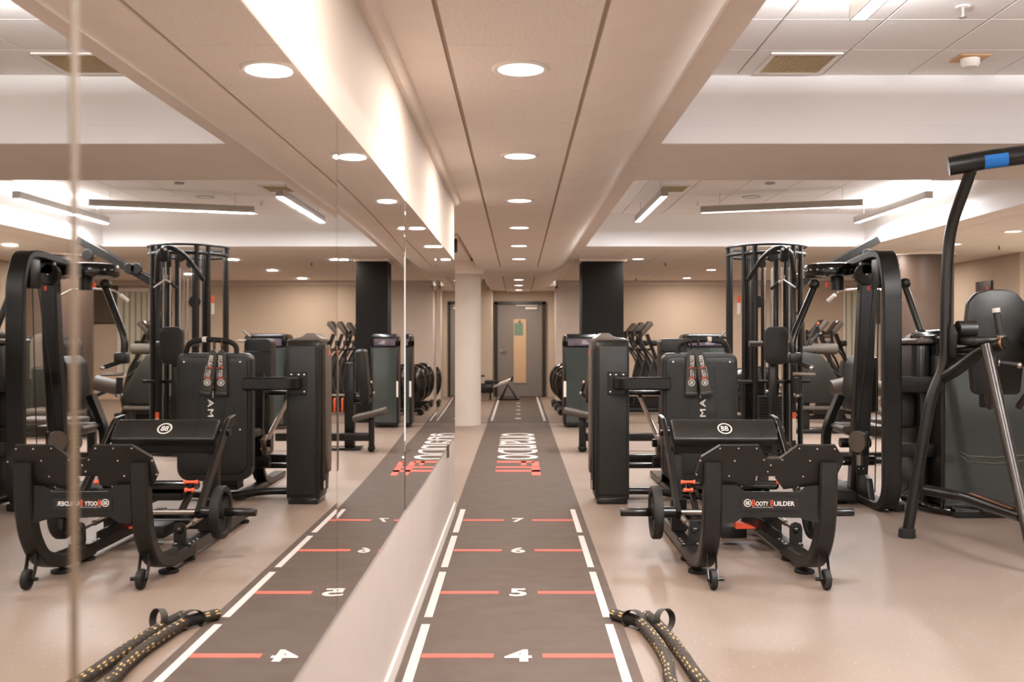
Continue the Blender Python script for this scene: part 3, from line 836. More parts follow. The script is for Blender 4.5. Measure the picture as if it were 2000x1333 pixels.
for (xa) in (0.999, 1.590):
    q = MB(M['powder'])
    q.strap([(xa, 5.065, 0.665), (xa, 5.07, 0.45), (xa, 5.11, 0.28), (xa, 5.22, 0.135), (xa, 5.42, 0.075), (xa, 5.80, 0.065)], 0.092, 0.075, X1, fil=0.08)
    q.build('curved_post', ht)
    q = MB(M['satin']); q.bb(xa - 0.036, xa + 0.036, 5.6, 7.0, 0.035, 0.10, 0.004); q.build('base_rail', ht, smooth=False)
    q = MB(M['satin']); q.bb(xa - 0.055, xa + 0.055, 5.68, 5.86, 0.10, 0.112); q.build('flange', ht, smooth=False)
    bolts([(xa + a, y, 0.112) for a in (-0.04, 0.04) for y in (5.70, 5.77, 5.84)], Z1, ht, 0.008, 'flange_bolts')
    q = MB(M['rubber']); q.disc((xa, 5.47, 0.0), 0.055, 0.018); q.cyl((xa, 5.47, 0.015), (xa, 5.47, 0.05), 0.012); q.build('foot', ht)
    q = MB(M['rubber']); q.disc((xa, 5.78, 0.0), 0.045, 0.018); q.cyl((xa, 5.78, 0.015), (xa, 5.78, 0.05), 0.012); q.build('foot', ht)
    q = MB(M['rubber']); q.disc((xa, 6.95, 0.0), 0.045, 0.018); q.cyl((xa, 6.95, 0.015), (xa, 6.95, 0.05), 0.012); q.build('foot', ht)
    # transport wheel
    xw = xa + (0.012 if xa < 1.3 else 0.006)
    q = MB(M['satin'])
    for s in (-1, 1): q.strap([(xw + s * 0.024, 5.17, 0.22), (xw + s * 0.024, 5.14, 0.10), (xw + s * 0.024, 5.10, 0.045)], 0.006, 0.032, X1, fil=0.03)
    wfk = q.build('wheel_fork', ht)
    q = MB(M['rubber']); q.lathe([(0, -.018), (0.022, -.018), (0.022, -.012), (0.038, -.012), (0.041, -.018), (0.051, -.014), (0.053, 0), (0.051, .014), (0.041, .018), (0.038, .012), (0.022, .012), (0.022, .018), (0, .018)], (xw, 5.10, 0.054), X1); q.build('wheel', wfk)
    q = MB(M['satin']); q.cyl((xw - 0.03, 5.10, 0.054), (xw + (0.055 if xa < 1.3 else 0.03), 5.10, 0.054), 0.010, seg=10); q.cyl((xw - (0.055 if xa > 1.3 else 0.03), 5.10, 0.054), (xw, 5.10, 0.054), 0.010, seg=10); q.build('wheel_axle', wfk)
    # damper bracket with ball and rod
    xb = xa + 0.03
    q = MB(M['powder']); q.prism([(-0.036, 0), (0.036, 0), (0.036, 0.085), (0.026, 0.108), (0, 0.118), (-0.026, 0.108), (-0.036, 0.085)], (xb, 5.75, 0.112), X1, Z1, 0.014); brk = q.build('bracket', ht)
    q = MB(M['gloss']); q.ball((xb, 5.735, 0.185), 0.022, 14); q.build('damper_ball', brk)
    q = MB(M['steel']); q.cyl((xb - 0.01, 5.77, 0.185), (xb - 0.03, 6.15, 0.21), 0.010, seg=10); q.cyl((xb - 0.018, 5.9, 0.194), (xb - 0.03, 6.2, 0.212), 0.018, seg=12); q.build('damper_rod', ht)
    q = MB(M['powder']); q.bb(xb - 0.075, xb + 0.02, 6.12, 6.18, 0.10, 0.30, 0.004); q.build('bearing_block', ht, smooth=False)
q = MB(M['powder'])
cp = [(1409, 947), (1438, 947), (1455, 960), (1560, 961), (1575, 950), (1600, 948), (1600, 1021), (1592, 1021), (1560, 1011), (1450, 1010), (1432, 1022), (1409, 1022)]
q.prism([plate_xz(p, 5.07) for p in reversed(cp)], (0, 5.07, 0), X1, Z1, 0.012)
q.build('cross_plate', ht, smooth=False)
q = MB(M['sticker']); a = plate_xz((1447, 995), 5.055); b2_ = plate_xz((1560, 974), 5.055); q.bb(a[0], b2_[0], 5.052, 5.057, a[1] - 0.004, b2_[1] + 0.002); q.build('sticker', ht, smooth=False)
a = plate_xz((1454, 988.5), 5.05)
wordmark(ht, (a[0], 5.0515, a[1] - 0.001), X1, Z1, plate_xz((1552, 0), 5.05)[0] - a[0], 0.030)
# axle, sleeves and plates
q = MB(M['steel']); q.cyl((0.86, 5.83, 0.272), (1.72, 5.83, 0.272), 0.016); q.build('axle', ht)
for (x0, x1) in ((0.605, 0.80), (1.77, 1.985)):
    q = MB(M['satin']); q.lathe([(0, 0), (0.022, 0), (0.025, 0.004), (0.025, x1 - x0 - .004), (0.022, x1 - x0), (0, x1 - x0)], (x0, 5.83, 0.272), X1, seg=20); q.build('weight_sleeve', ht)
for x in (0.905, 1.66):
    q = MB(M['satin']); q.cyl((x - 0.05, 5.83, 0.272), (x + 0.05, 5.83, 0.272), 0.034); q.build('bearing', ht)
def weight_plate(x, label):
    r = thing('weight_plate', label, 'weight plate', (x, 5.83, 0.272), 'rubber plates on the hip thrust machine')
    R0, R1, h0 = 0.157, 0.118, 0.045
    q = MB(M['rubber'])
    t = 0.027
    q.lathe([(R1, -t * .7), (R1 + .008, -t), (R0 - .006, -t), (R0, -t + .008), (R0, t - .008), (R0 - .006, t), (R1 + .008, t), (R1, t * .7), (R1, -t * .7)], (x, 5.83, 0.272), X1, seg=40); q.build('rim', r)
    q = MB(M['rubber']); q.lathe([(0.026, -t), (h0, -t), (h0 + .004, 0), (h0, t), (0.026, t), (0.026, -t)], (x, 5.83, 0.272), X1, seg=24); q.build('hub', r)
    for k in range(3):
        a = 2 * math.pi * k / 3 + 0.4; w0 = 0.42
        q = MB(M['rubber']); pr = []
        for rr, ww in ((h0 - .003, .75), (R1 + .004, .42)):
            pr.append((rr, ww))
        pts = [(pr[0][0] * math.cos(a - pr[0][1]), pr[0][0] * math.sin(a - pr[0][1])), (pr[1][0] * math.cos(a - pr[1][1]), pr[1][0] * math.sin(a - pr[1][1])),
               (pr[1][0] * math.cos(a), pr[1][0] * math.sin(a)), (pr[1][0] * math.cos(a + pr[1][1]), pr[1][0] * math.sin(a + pr[1][1])), (pr[0][0] * math.cos(a + pr[0][1]), pr[0][0] * math.sin(a + pr[0][1]))]
        q.prism(pts, (x - t * .6, 5.83, 0.272), Y1, Z1, t * 1.2); q.build('spoke', r, smooth=False)
weight_plate(0.815, 'black rubber weight plate on the mirror side of the hip thrust machine')
weight_plate(1.745, 'black rubber weight plate half hidden behind the right post of the hip thrust machine')
# lever arms up to the bench pad
for x in (0.945, 1.685):
    q = MB(M['satin']); q.strap([(x, 6.55, 0.765), (x, 6.42, 0.755), (x, 6.33, 0.69), (x, 5.80, 0.26)], 0.03, 0.062, X1, fil=0.03); q.build('lever_arm', ht)
    q = MB(M['satin']); q.cyl((x - .03, 6.36, 0.70), (x + .03, 6.36, 0.70), 0.03); q.build('pivot', ht)
# bench pad
rotp = Matrix.Rotation(R(-50), 3, 'X')
nrm = Vector((0, -math.sin(R(40)) - 0, 0)).normalized()
up_ = Vector((0, 0.13, 0.115)).normalized(); nn = Vector((0, -up_.z, up_.y))
pc = Vector((1.322, 6.315, 0.722))
q = MB(M['vinyl'])
rm = Matrix((Vector((1, 0, 0)), up_, nn)).transposed()
rm3 = Matrix(((1, 0, 0), (0, up_.y, nn.y), (0, up_.z, nn.z)))
q.box(pc - nn * 0.035, (0.675, 0.185, 0.07), 0.018, rot=rm3, seg=3); bpad = q.build('bench_pad', ht)
q = MB(M['sticker'])
for xs in (1.12, 1.55): q.box(Vector((xs, pc.y, pc.z)) + nn * 0.0003, (0.0025, 0.16, 0.001), rot=rm3)
stuff(q.build('seams', bpad, smooth=False))
emblem(ht, Vector((1.325, 6.315, 0.722)) + nn * 0.001, X1, up_, 0.043)
q = MB(M['powder']); q.bb(1.0, 1.64, 6.33, 6.47, 0.56, 0.64, 0.01); q.bb(1.0, 1.06, 6.36, 6.44, 0.08, 0.60, 0.005); q.bb(1.56, 1.62, 6.36, 6.44, 0.08, 0.60, 0.005); q.build('bench_support', ht)
q = MB(M['gloss']); q.box((1.30, 6.02, 0.405), (0.56, 0.15, 0.055), 0.02, rot=Matrix.Rotation(R(-8), 3, 'X'), seg=3); q.build('hip_pad', ht)
q = MB(M['powder']); q.box((1.30, 6.06, 0.35), (0.40, 0.16, 0.05), 0.01, rot=Matrix.Rotation(R(10), 3, 'X')); q.build('hip_pad_support', ht)
for p, l in (((0.975, 5.90, 0.44), 0.085), ((0.985, 5.86, 0.398), 0.055), ((1.55, 5.90, 0.44), 0.045)):
    q = MB(M['orange']); q.lathe([(0, 0), (0.013, 0), (0.013, 0.012), (0.009, 0.018), (0.009, l - .014), (0.014, l - .010), (0.014, l), (0, l)], p, X1, seg=14); q.build('adjuster_knob', ht)
q = MB(M['orange']); q.prism([(-0.06, 0), (0.065, 0), (0.06, 0.012), (0.01, 0.022), (-0.02, 0.035), (-0.06, 0.035)], (1.405, 6.18, 0.125), X1, Z1, 0.10); q.build('orange_pedal', ht)
q = MB(M['powder']); q.bb(1.27, 1.43, 6.15, 6.35, 0.05, 0.125, 0.006); q.build('gearbox', ht)
q = MB(M['satin']); q.bb(0.99, 1.60, 6.5, 6.56, 0.04, 0.10, 0.004); q.build('cross_rail', ht, smooth=False)
q = MB(M['satin']); q.bb(0.99, 1.60, 6.88, 6.94, 0.04, 0.10, 0.004); q.build('cross_rail', ht, smooth=False)
for x in (1.06, 1.52):
    q = MB(M['satin']); q.strap([(x, 5.85, 0.27), (x, 6.02, 0.36)], 0.03, 0.04, X1); q.strap([(x, 5.86, 0.26), (x, 6.4, 0.12)], 0.025, 0.04, X1); q.build('link_arm', ht)
q = MB(M['satin']); q.strap([(1.44, 6.30, 0.16), (1.48, 6.0, 0.17), (1.56, 5.85, 0.12)], 0.06, 0.02, Z1, fil=.05); q.strap([(1.36, 6.5, 0.28), (1.50, 5.9, 0.22)], 0.02, 0.04, Z1); q.build('link_plate', ht)

# ------------------------------------------------------------------ weight towers
def rounded_poly(w_, h_, r, n=5, r2=None):
    """rectangle 0..w_ x 0..h_ with rounded corners (top r, bottom r2)"""
    r2 = r if r2 is None else r2; out = []
    for (cx, cy, a0, rr) in ((w_ - r2, r2, -90, r2), (w_ - r, h_ - r, 0, r), (r, h_ - r, 90, r), (r2, r2, 180, r2)):
        for k in range(n + 1):
            a = R(a0 + 90 * k / n); out.append((cx + rr * math.cos(a), cy + rr * math.sin(a)))
    return out
def weight_tower(root, x0, x1, y0, y1, h, text=False, plates=14, z0=0.04, placard=True):
    """steel frame, smoked glass front and back, dark curved cap with a printed placard, weight stack inside"""
    w_ = x1 - x0; yf = y0
    q = MB(M['satin'])
    for x in (x0, x1 - 0.035): q.bb(x, x + 0.035, y0, y1, z0, h - 0.05, 0.012)
    q.bb(x0, x1, y0, y1, z0, z0 + 0.05, 0.01)
    q.build('tower_frame', root)
    q = MB(M['gloss']); q.prism(rounded_poly(w_, 0.20, 0.07, r2=0.01), (x0, y1, h - 0.16), X1, Z1, y1 - y0, 0.008); q.build('tower_cap', root)
    q = MB(M['smoked']); q.bb(x0 + 0.035, x1 - 0.035, y0 + 0.01, y0 + 0.016, z0 + 0.05, h - 0.16); q.build('glass_panel', root, smooth=False)
    q = MB(M['smoked']); q.bb(x0 + 0.035, x1 - 0.035, y1 - 0.016, y1 - 0.01, z0 + 0.05, h - 0.16); q.build('glass_panel', root, smooth=False)
    if placard:
        q = MB(M['info']); q.bb(x0 + 0.06, x1 - 0.06, y0 - 0.003, y0 + 0.002, h - 0.13, h - 0.03); plc = q.build('placard', root, smooth=False)
        q = MB(M['white_print'])
        for k in range(3): q.bb(x0 + w_ * .5, x0 + w_ * (.62 + .05 * k), y0 - 0.004, y0 - 0.003, h - 0.065 - k * 0.02, h - 0.06 - k * 0.02)
        stuff(q.build('placard_print', plc, smooth=False))
    q = MB(M['rubber']); xm = (x0 + x1) / 2; ym = (y0 + y1) / 2
    for k in range(plates): q.bb(xm - w_ * .28, xm + w_ * .28, ym - 0.08, ym + 0.08, 0.10 + k * 0.036, 0.132 + k * 0.036, 0.003)
    stuff(q.build('weight_stack', root, smooth=False))
    q = MB(M['chrome'])
    for s in (-1, 1): q.cyl((xm + s * w_ * .2, ym, 0.08), (xm + s * w_ * .2, ym, h - 0.1), 0.009, seg=10)
    q.build('guide_rod', root)

# ------------------------------------------------------------------ leg machine beside the track (charcoal shroud, bent arm, upright shroud with letters)
lm = thing('leg_press_machine', 'charcoal leg machine with a tall narrow side tower and lettered back shroud', 'exercise machine', (1.1, 7.9, 0))
# side tower: profile in Y-Z, extruded in X
pz = [(7.72, 0.03), (8.02, 0.03), (8.06, 0.10), (8.10, 0.35), (8.10, 1.16), (8.06, 1.26), (7.98, 1.31), (7.76, 1.29), (7.72, 1.25)]
q = MB(M['shroud']); q.prism(pz, (0.605, 0, 0), Y1, Z1, 0.268, 0.022); q.build('side_tower', lm)
# raised skins on both sides and lighter outer panel seen in the mirror
q = MB(M['shroud']); q.prism([(7.78, 0.10), (8.00, 0.08), (8.05, 0.3), (8.05, 1.14), (7.98, 1.24), (7.80, 1.22)], (0.588, 0, 0), Y1, Z1, 0.02, 0.008); q.build('side_panel', lm)
q = MB(M['shroud_light']); q.prism([(7.86, 0.35), (7.92, 0.22), (8.05, 0.22), (8.07, 0.3), (8.07, 1.17), (8.0, 1.25), (7.86, 1.25)], (0.574, 0, 0), Y1, Z1, 0.020, 0.006); q.build('side_inlay', lm, label='lighter grey curved inlay on the mirror side of the tower')
q = MB(M['shroud']); q.bb(0.628, 0.858, 7.702, 7.73, 0.07, 1.25, 0.014, 3); q.build('front_skin', lm)
q = MB(M['shroud_light']); q.prism([(0.60, 1.30), (0.66, 1.345), (0.72, 1.345), (0.76, 1.315), (0.88, 1.29), (0.88, 1.27), (0.60, 1.27)], (0, 8.07, 0), X1, Z1, 0.30, 0.008); q.build('tower_cap', lm)
q = MB(M['gloss']); q.bb(0.62, 0.86, 7.72, 8.05, 0.0, 0.05, 0.01); q.build('tower_base', lm)
q = MB(M['label_white']); q.bb(0.874, 0.8765, 7.80, 7.83, 0.38, 0.62); q.build('side_label', lm, smooth=False)
q = MB(M['label_white']); q.bb(0.5855, 0.5875, 7.80, 7.86, 0.11, 0.17); q.build('side_label', lm, smooth=False)
q = MB(M['orange_print']); q.bb(0.572, 0.5745, 7.94, 8.00, 1.17, 1.21); q.build('side_badge', lm, smooth=False)
q = MB(M['satin']); q.strap([(0.77, 7.71, 0.955), (0.77, 7.60, 0.955), (0.86, 7.55, 0.955), (1.16, 7.55, 0.955)], 0.10, 0.055, Z1, fil=0.07, bev=.5); q.build('bent_arm', lm)
q = MB(M['satin']); q.bb(0.70, 0.84, 7.690, 7.703, 0.86, 1.04, 0.004); afl = q.build('arm_flange', lm, smooth=False)
bolts([(x, 7.69, z) for x in (0.72, 0.765, 0.822) for z in (1.018,)] + [(0.72, 7.69, 0.885)], (0, -1, 0), afl, 0.009)
# lettered shroud
sh = rounded_poly(0.575, 0.99, 0.06, r2=0.10)
q = MB(M['shroud']); q.prism(sh, (1.115, 7.72, 0.20), X1, Z1, 0.14, 0.012); back_sh = q.build('back_shroud', lm)
q = MB(M['shroud']); q.prism(rounded_poly(0.535, 0.90, 0.05, r2=0.09), (1.135, 7.590, 0.26), X1, Z1, 0.030, 0.010); q.build('raised_panel', lm)
q = MB(M['sticker'])
for x in (1.312, 1.518): q.bb(x - 0.003, x + 0.003, 7.5575, 7.5615, 0.45, 1.08)
q.bb(1.46, 1.52, 7.5575, 7.5615, 1.08, 1.086)
q.build('panel_groove', lm, smooth=False)
bolts([(1.19, 7.56, 1.12), (1.625, 7.56, 1.12), (1.19, 7.56, 0.60), (1.625, 7.56, 0.60)], (0, -1, 0), lm, 0.009)
text_obj('lettering', 'MATRIX', M['white_print'], (1.440, 7.559, 0.700), Z1, (-1, 0, 0), 0.375, 0.044, lm, bold=0.012, space=1.25)
# arched handle above the shroud
q = MB(M['rubber']); q.tube([(1.235, 7.62, 1.14), (1.235, 7.62, 1.25), (1.30, 7.60, 1.285), (1.45, 7.58, 1.295), (1.60, 7.60, 1.275), (1.64, 7.62, 1.15)], 0.021, fil=0.045); ahn = q.build('arched_handle', lm)
q = MB(M['label_white']); q.cyl((1.455, 7.58, 1.2945), (1.485, 7.582, 1.2925), 0.0225); q.build('handle_label', ahn)
# seat side: roller, chrome rail, base bars, curved foot
q = MB(M['chrome']); q.cyl((1.075, 8.75, 0.80), (1.225, 8.35, 0.36), 0.020); q.build('chrome_rail', lm)
q = MB(M['satin']); q.bb(0.95, 1.40, 8.70, 8.78, 0.80, 0.84, 0.006); q.build('rail_bracket', lm)
q = MB(M['satin']); q.bb(0.75, 1.75, 8.66, 8.74, 0.20, 0.28, 0.008); q.build('cross_rail', lm)
q = MB(M['satin']); q.bb(0.86, 1.40, 8.30, 8.36, 0.205, 0.25, 0.01); q.build('cross_rail', lm)
q = MB(M['satin']); q.tube([(0.86, 8.05, 0.055), (1.10, 8.05, 0.055), (1.40, 7.85, 0.04), (1.75, 8.0, 0.04)], 0.03, fil=.1); q.build('base_tube', lm)
q = MB(M['satin']); q.strap([(1.30, 9.3, 0.03), (1.30, 8.75, 0.03), (1.30, 8.55, 0.10), (1.30, 8.45, 0.30), (1.30, 8.5, 1.0)], 0.11, 0.05, X1, fil=.2); q.strap([(1.30, 8.9, 0.03), (1.30, 7.9, 0.03)], 0.09, 0.05, X1); q.build('curved_post', lm)
q = MB(M['steel']); q.box((1.19, 8.32, 0.40), (0.05, 0.10, 0.16), 0.01, rot=Matrix.Rotation(R(25), 3, 'X')); q.build('carriage', lm)
q = MB(M['satin']); q.cyl((1.13, 8.30, 0.42), (1.24, 8.30, 0.42), 0.035); q.cyl((1.12, 8.20, 0.27), (1.25, 8.20, 0.27), 0.05); q.build('roller', lm)
q = MB(M['rubber'])
for k in range(10): q.bb(1.28, 1.56, 7.80, 7.98, 0.10 + k * .036, .132 + k * .036, .003)
stuff(q.build('weight_stack', lm, smooth=False))
q = MB(M['shroud']); q.prism(rounded_poly(0.24, 0.56, 0.04, r2=0.12), (1.275, 9.05, 0.74), X1, Z1, 0.22, 0.012); q.bb(1.285, 1.505, 8.86, 9.02, 0.25, 0.80, 0.03); q.build('rear_shroud', lm)
q = MB(M['gloss']); q.bb(1.27, 1.52, 8.826, 8.834, 1.18, 1.19); q.build('shroud_groove', lm, smooth=False)
# seat with backrest standing behind
q = MB(M['vinyl']); q.box((1.45, 8.35, 0.50), (0.40, 0.42, 0.08), 0.03, seg=3); q.build('seat', lm)

# hanging belts with printed wordmarks
def hip_belt(p_top, p_bot, wtop, wbot, label):
    r = thing('hip_belt', label, 'belt', (p_top.x, p_top.y, p_bot.z), 'padded belts hanging from the arched handle')
    d = (p_bot - p_top); L = d.length; up = -d.normalized(); rt = Vector((up.z, 0, -up.x))
    n = rt.cross(up)   # towards -Y
    prof = [(0, 0.012), (0.06, wtop * .6), (0.16, wtop), (0.55, (wtop + wbot) * .52), (0.92, wbot), (1.0, wbot * .98)]
    q = MB(M['webbing']); pts = [(-b_ / 2, -a * L) for a, b_ in prof] + [(b_ / 2, -a * L) for a, b_ in reversed(prof)]
    q.prism([(a, b_) for a, b_ in pts], p_top - n * 0.0, rt, up, 0.026, 0.006)
    q.build('padded_belt', r)
    q = MB(M['sticker']); q.box(p_bot + up * 0.012 + n * .014, (wbot * 1.04, 0.034, 0.032), 0.006, rot=Matrix.Rotation(math.atan2(up.x, up.z), 3, 'Y')); q.build('end_binding', r)
    q = MB(M['sticker']); q.tube([(p_top + Vector((0, 0.0, 0))), p_top + Vector((0, -0.022, 0.04)), p_top + Vector((0, 0.0, 0.075)), p_top + Vector((0, 0.03, 0.04)), p_top + Vector((0, 0.012, 0.0))], 0.005, seg=8, fil=.01); q.build('cord', r)
    wordmark(r, p_bot + up * L * .22 + rt * wbot * .22 + n * .0265, up, -rt, L * .66, wbot * .44)
    return r
hip_belt(px(1350, 683, 7.535), px(1349.5, 773, 7.535), 0.078, 0.092, 'black padded belt hanging straight, on the track side of the handle')
hip_belt(px(1364, 683, 7.500), px(1380, 772, 7.500), 0.080, 0.088, 'black padded belt hanging at a slant, over the shroud letters')

# ------------------------------------------------------------------ smoked glass towers further back
t1 = thing('leg_curl_machine', 'low-backed leg curl machine with a smoked glass tower before the black column', 'exercise machine', (0.95, 14.2, 0))
weight_tower(t1, 0.665, 1.20, 14.35, 14.85, 1.33, plates=12)
q = MB(M['label_white']); q.bb(0.662, 0.70, 14.345, 14.35, 0.45, 0.68); q.build('side_label', t1, smooth=False)

# front seat of leg extension bench
t2 = thing('leg_extension_bench', 'bench with tilted grey seat pad and black backrest behind the side tower', 'exercise machine', (1.0, 11.3, 0))
q = MB(M['vinyl_grey']); q.box((0.755, 11.3, 0.43), (0.46, 0.34, 0.07), 0.02, rot=Matrix.Rotation(R(11), 3, 'Y'), seg=3); q.build('seat', t2)
q = MB(M['vinyl']); q.box((0.88, 11.5, 0.86), (0.14, 0.36, 0.64), 0.04, rot=Matrix.Rotation(R(7), 3, 'Y'), seg=3); q.build('backrest', t2)
q = MB(M['satin']); q.bb(0.70, 0.78, 11.30, 11.38, 0.05, 0.42, 0.006); q.build('post', t2)
q = MB(M['rubber']); q.box((0.74, 11.33, 0.04), (0.10, 0.14, 0.07), 0.03); q.build('foot', t2)
q = MB(M['satin']); q.bb(0.78, 1.85, 11.32, 11.42, 0.12, 0.21, 0.008); q.build('base_bar', t2)
q = MB(M['satin']); q.bb(1.02, 1.16, 11.5, 11.66, 0.02, 1.02, 0.02); q.build('rear_post', t2)
q = MB(M['satin']); q.bb(0.92, 1.26, 11.44, 11.72, 0.0, 0.025, 0.004); q.build('base_plate', t2)
q = MB(M['orange']); q.bb(1.175, 1.20, 11.5, 11.6, 0.44, 0.60, 0.004); q.build('orange_label', t2)
q = MB(M['satin']); q.cyl((0.74, 11.5, 0.66), (0.90, 11.5, 0.50), 0.015); q.cyl((0.74, 11.5, 0.66), (0.77, 11.5, 0.78), 0.015); q.cyl((0.90, 11.6, 0.60), (1.02, 11.6, 0.60), 0.06); q.build('lever', t2)
q = MB(M['bolt']); q.ball((0.77, 11.5, 0.79), 0.022); q.ball((0.735, 11.5, 0.665), 0.022); q.build('lever_knob', t2)

t3 = thing('chest_press_machine', 'machine whose bluish placard tower stands behind the lettered shroud', 'exercise machine', (2.75, 14.2, 0))
weight_tower(t3, 2.38, 2.98, 14.1, 14.6, 1.33)
q = MB(M['steel']); q.cyl((2.85, 13.95, 1.33), (2.96, 13.95, 1.43), 0.02); q.build('grip', t3)
q = MB(M['steel']); q.cyl((2.88, 14.0, 1.27), (3.05, 14.0, 1.27), 0.02); q.build('grip', t3)

t4 = thing('row_machine', 'grey-topped weight tower machine in front of the round brown column', 'exercise machine', (5.5, 13.4, 0))
q = MB(M['shroud']); q.prism(rounded_poly(0.64, 1.33, 0.16, r2=0.06), (5.15, 13.75, 0.02), X1, Z1, 0.5, 0.02); q.build('shroud', t4)
q = MB(M['shroud_light']); q.prism(rounded_poly(0.44, 0.62, 0.14, r2=0.02), (5.17, 13.25, 0.75), X1, Z1, 0.03, 0.008); q.build('upper_panel', t4)
q = MB(M['vinyl']); q.box((5.32, 13.05, 0.62), (0.36, 0.10, 0.62), 0.045, seg=3); q.build('backrest', t4)
q = MB(M['vinyl_grey']); q.box((5.0, 12.8, 0.36), (0.75, 0.42, 0.08), 0.03, seg=3); q.build('seat', t4)
q = MB(M['satin']); q.bb(4.95, 5.03, 12.75, 12.85, 0.0, 0.32, 0.01); q.bb(4.6, 5.8, 12.76, 12.84, 0.02, 0.09, 0.01); q.build('base_bar', t4)
text_obj('lettering', 'MATRIX', M['white_print'], (5.74, 13.248, 0.62), Z1, (-1, 0, 0), 0.50, 0.045, t4, bold=0.012, space=1.25)

# ------------------------------------------------------------------ cage tower (multi station)
ct = thing('cable_cage_tower', 'tall round cable cage tower of black tubes with a top ring', 'exercise machine', (2.78, 11.25, 0))
cx, cy, cr = 2.845, 11.30, 0.42
q = MB(M['satin']); q.torus((cx, cy, 2.345), 0.445, 0.014, seg=48); q.build('top_ring', ct)
q = MB(M['satin']); q.torus((cx, cy, 2.255), 0.425, 0.022, seg=48); q.build('top_ring', ct)
q = MB(M['satin']); q.torus((cx, cy, 0.04), 0.44, 0.035, seg=48); q.build('base_ring', ct)
for a in (222, 240, 300, 318, 150, 170, 10, 30, 80, 100):
    q = MB(M['satin']); xx, yy = cx + cr * math.cos(R(a)), cy + cr * math.sin(R(a)); q.cyl((xx, yy, 0.03), (xx, yy, 2.35), 0.030, seg=16); q.build('upright', ct)
for (x, y) in ((2.60, 11.0), (2.70, 11.05), (2.765, 10.98), (2.88, 11.0), (2.965, 11.02), (2.86, 11.4), (2.66, 11.4)):
    x += 0.07
    q = MB(M['chrome']); q.cyl((x, y, 0.1), (x, y, 2.1), 0.010, seg=10); q.build('guide_rod', ct)
for (x, y, wv) in ((3.00, 11.1, 0.05), (2.91, 11.12, 0.05), (2.56, 11.05, 0.045), (2.74, 11.5, 0.05), (3.12, 11.4, 0.05)):
    q = MB(M['satin']); q.bb(x - wv / 2, x + wv / 2, y - 0.03, y + 0.03, 0.1, 2.28, 0.01); q.build('inner_post', ct)
def P_(x, y, Y): return px(x, y, Y)
q = MB(M['satin']); q.tube([P_(1461, 547, 10.88), P_(1490, 502, 10.65), P_(1509, 487, 10.55), P_(1528, 483, 10.50), P_(1545, 493, 10.6), P_(1554, 552, 10.88)], 0.026, fil=0.09, n=6); q.build('pull_up_arch', ct)
q = MB(M['powder']); p = P_(1532, 497, 10.55); q.box(p, (0.09, 0.07, 0.16), 0.015); pbk = q.build('pulley_block', ct)
q = MB(M['bolt']); q.disc(P_(1528, 487, 10.46) , 0.016, 0.02, (0, -1, 0)); q.build('pulley_pin', pbk)
for (x, y, s) in ((1506, 503, .05), (1487, 516, .045), (1478, 590, .07), (1545, 500, .045)):
    q = MB(M['powder']); q.disc(P_(x, y, 10.98), s, 0.03, (0.3, -1, 0)); q.build('pulley', ct)
q = MB(M['steel']); q.cyl(P_(1530, 512, 10.55), P_(1529, 548, 10.55), 0.006, seg=8); q.build('cable', ct)
q = MB(M['chrome']); q.tube([P_(1553, 562, 10.55), P_(1529, 546, 10.55), P_(1518, 554, 10.55)], 0.009, fil=.006); q.torus(P_(1529, 541, 10.55), 0.02, 0.005, (0, 1, 0), 16, 6); q.build('press_down_bar', ct)
q = MB(M['rubber']); q.cyl(P_(1520, 553, 10.55), P_(1506, 565, 10.55), 0.017); q.build('bar_grip', ct)
# chest pad on its crossbar
pd = P_(1512, 676, 10.5)
q = MB(M['vinyl']); q.prism([(a - 0.125, b_) for a, b_ in rounded_poly(0.25, 0.40, 0.07, r2=0.08)], (pd.x, 10.46, CAMZ - (712 - 662) / F * 10.5), X1, Z1, 0.07, 0.014); q.build('chest_pad', ct)
q = MB(M['vinyl_grey']); q.cyl(P_(1463, 672, 10.6), P_(1489, 672, 10.6), 0.030); q.cyl(P_(1535, 672, 10.6), P_(1548, 672, 10.6), 0.030); q.build('crossbar', ct)
q = MB(M['satin']); q.bb(pd.x - 0.04, pd.x + 0.04, 10.52, 10.60, 0.05, 1.2, 0.01); q.build('pad_post', ct)
def stack(parent, x, y, z0, n, w_, d_, name='weight_plate'):
    for k in range(n):
        q = MB(M['rubber']); q.bb(x - w_ / 2, x + w_ / 2, y - d_ / 2, y + d_ / 2, z0 + k * 0.033, z0 + k * 0.033 + 0.029, 0.003); q.build(name, parent, smooth=False)
stack(ct, 2.77, 10.86, 0.08, 18, 0.255, 0.12)
stack(ct, 2.66, 11.15, 0.08, 22, 0.255, 0.12)
q = MB(M['orange']); q.ball(P_(1505.5, 795, 10.77), 0.026, 16); q.build('selector_pin', ct, label='orange round selector pin')
q = MB(M['satin']); q.bb(2.45, 3.26, 10.98, 11.03, 0.80, 0.84, 0.006); q.build('cross_rail', ct)
for (x, y, yy, h) in ((1443, 596, 10.92, 36), (1547, 612, 10.90, 22)):
    q = MB(M['label_white'], M['orange_print']); a = P_(x - 3, y + h / 2, yy); b2_ = P_(x + 3, y - h / 2, yy); q.bb(a.x, b2_.x, yy - 0.003, yy, a.z, a.z + (b2_.z - a.z) * .6); q.use(1).bb(a.x, b2_.x, yy - 0.003, yy, a.z + (b2_.z - a.z) * .62, b2_.z); q.build('sticker', ct, smooth=False)
a = P_(1548, 838, 10.84)
q = MB(M['label_white'], M['orange_print']); q.bb(3.02, 3.06, 10.84, 10.843, 0.18, 0.42); q.use(1).bb(3.02, 3.06, 10.84, 10.843, 0.42, 0.49); q.build('sticker', ct, smooth=False)
q = MB(M['satin']); q.bb(3.015, 3.065, 10.845, 10.90, 0.05, 2.2, 0.008); q.build('rail_post', ct)
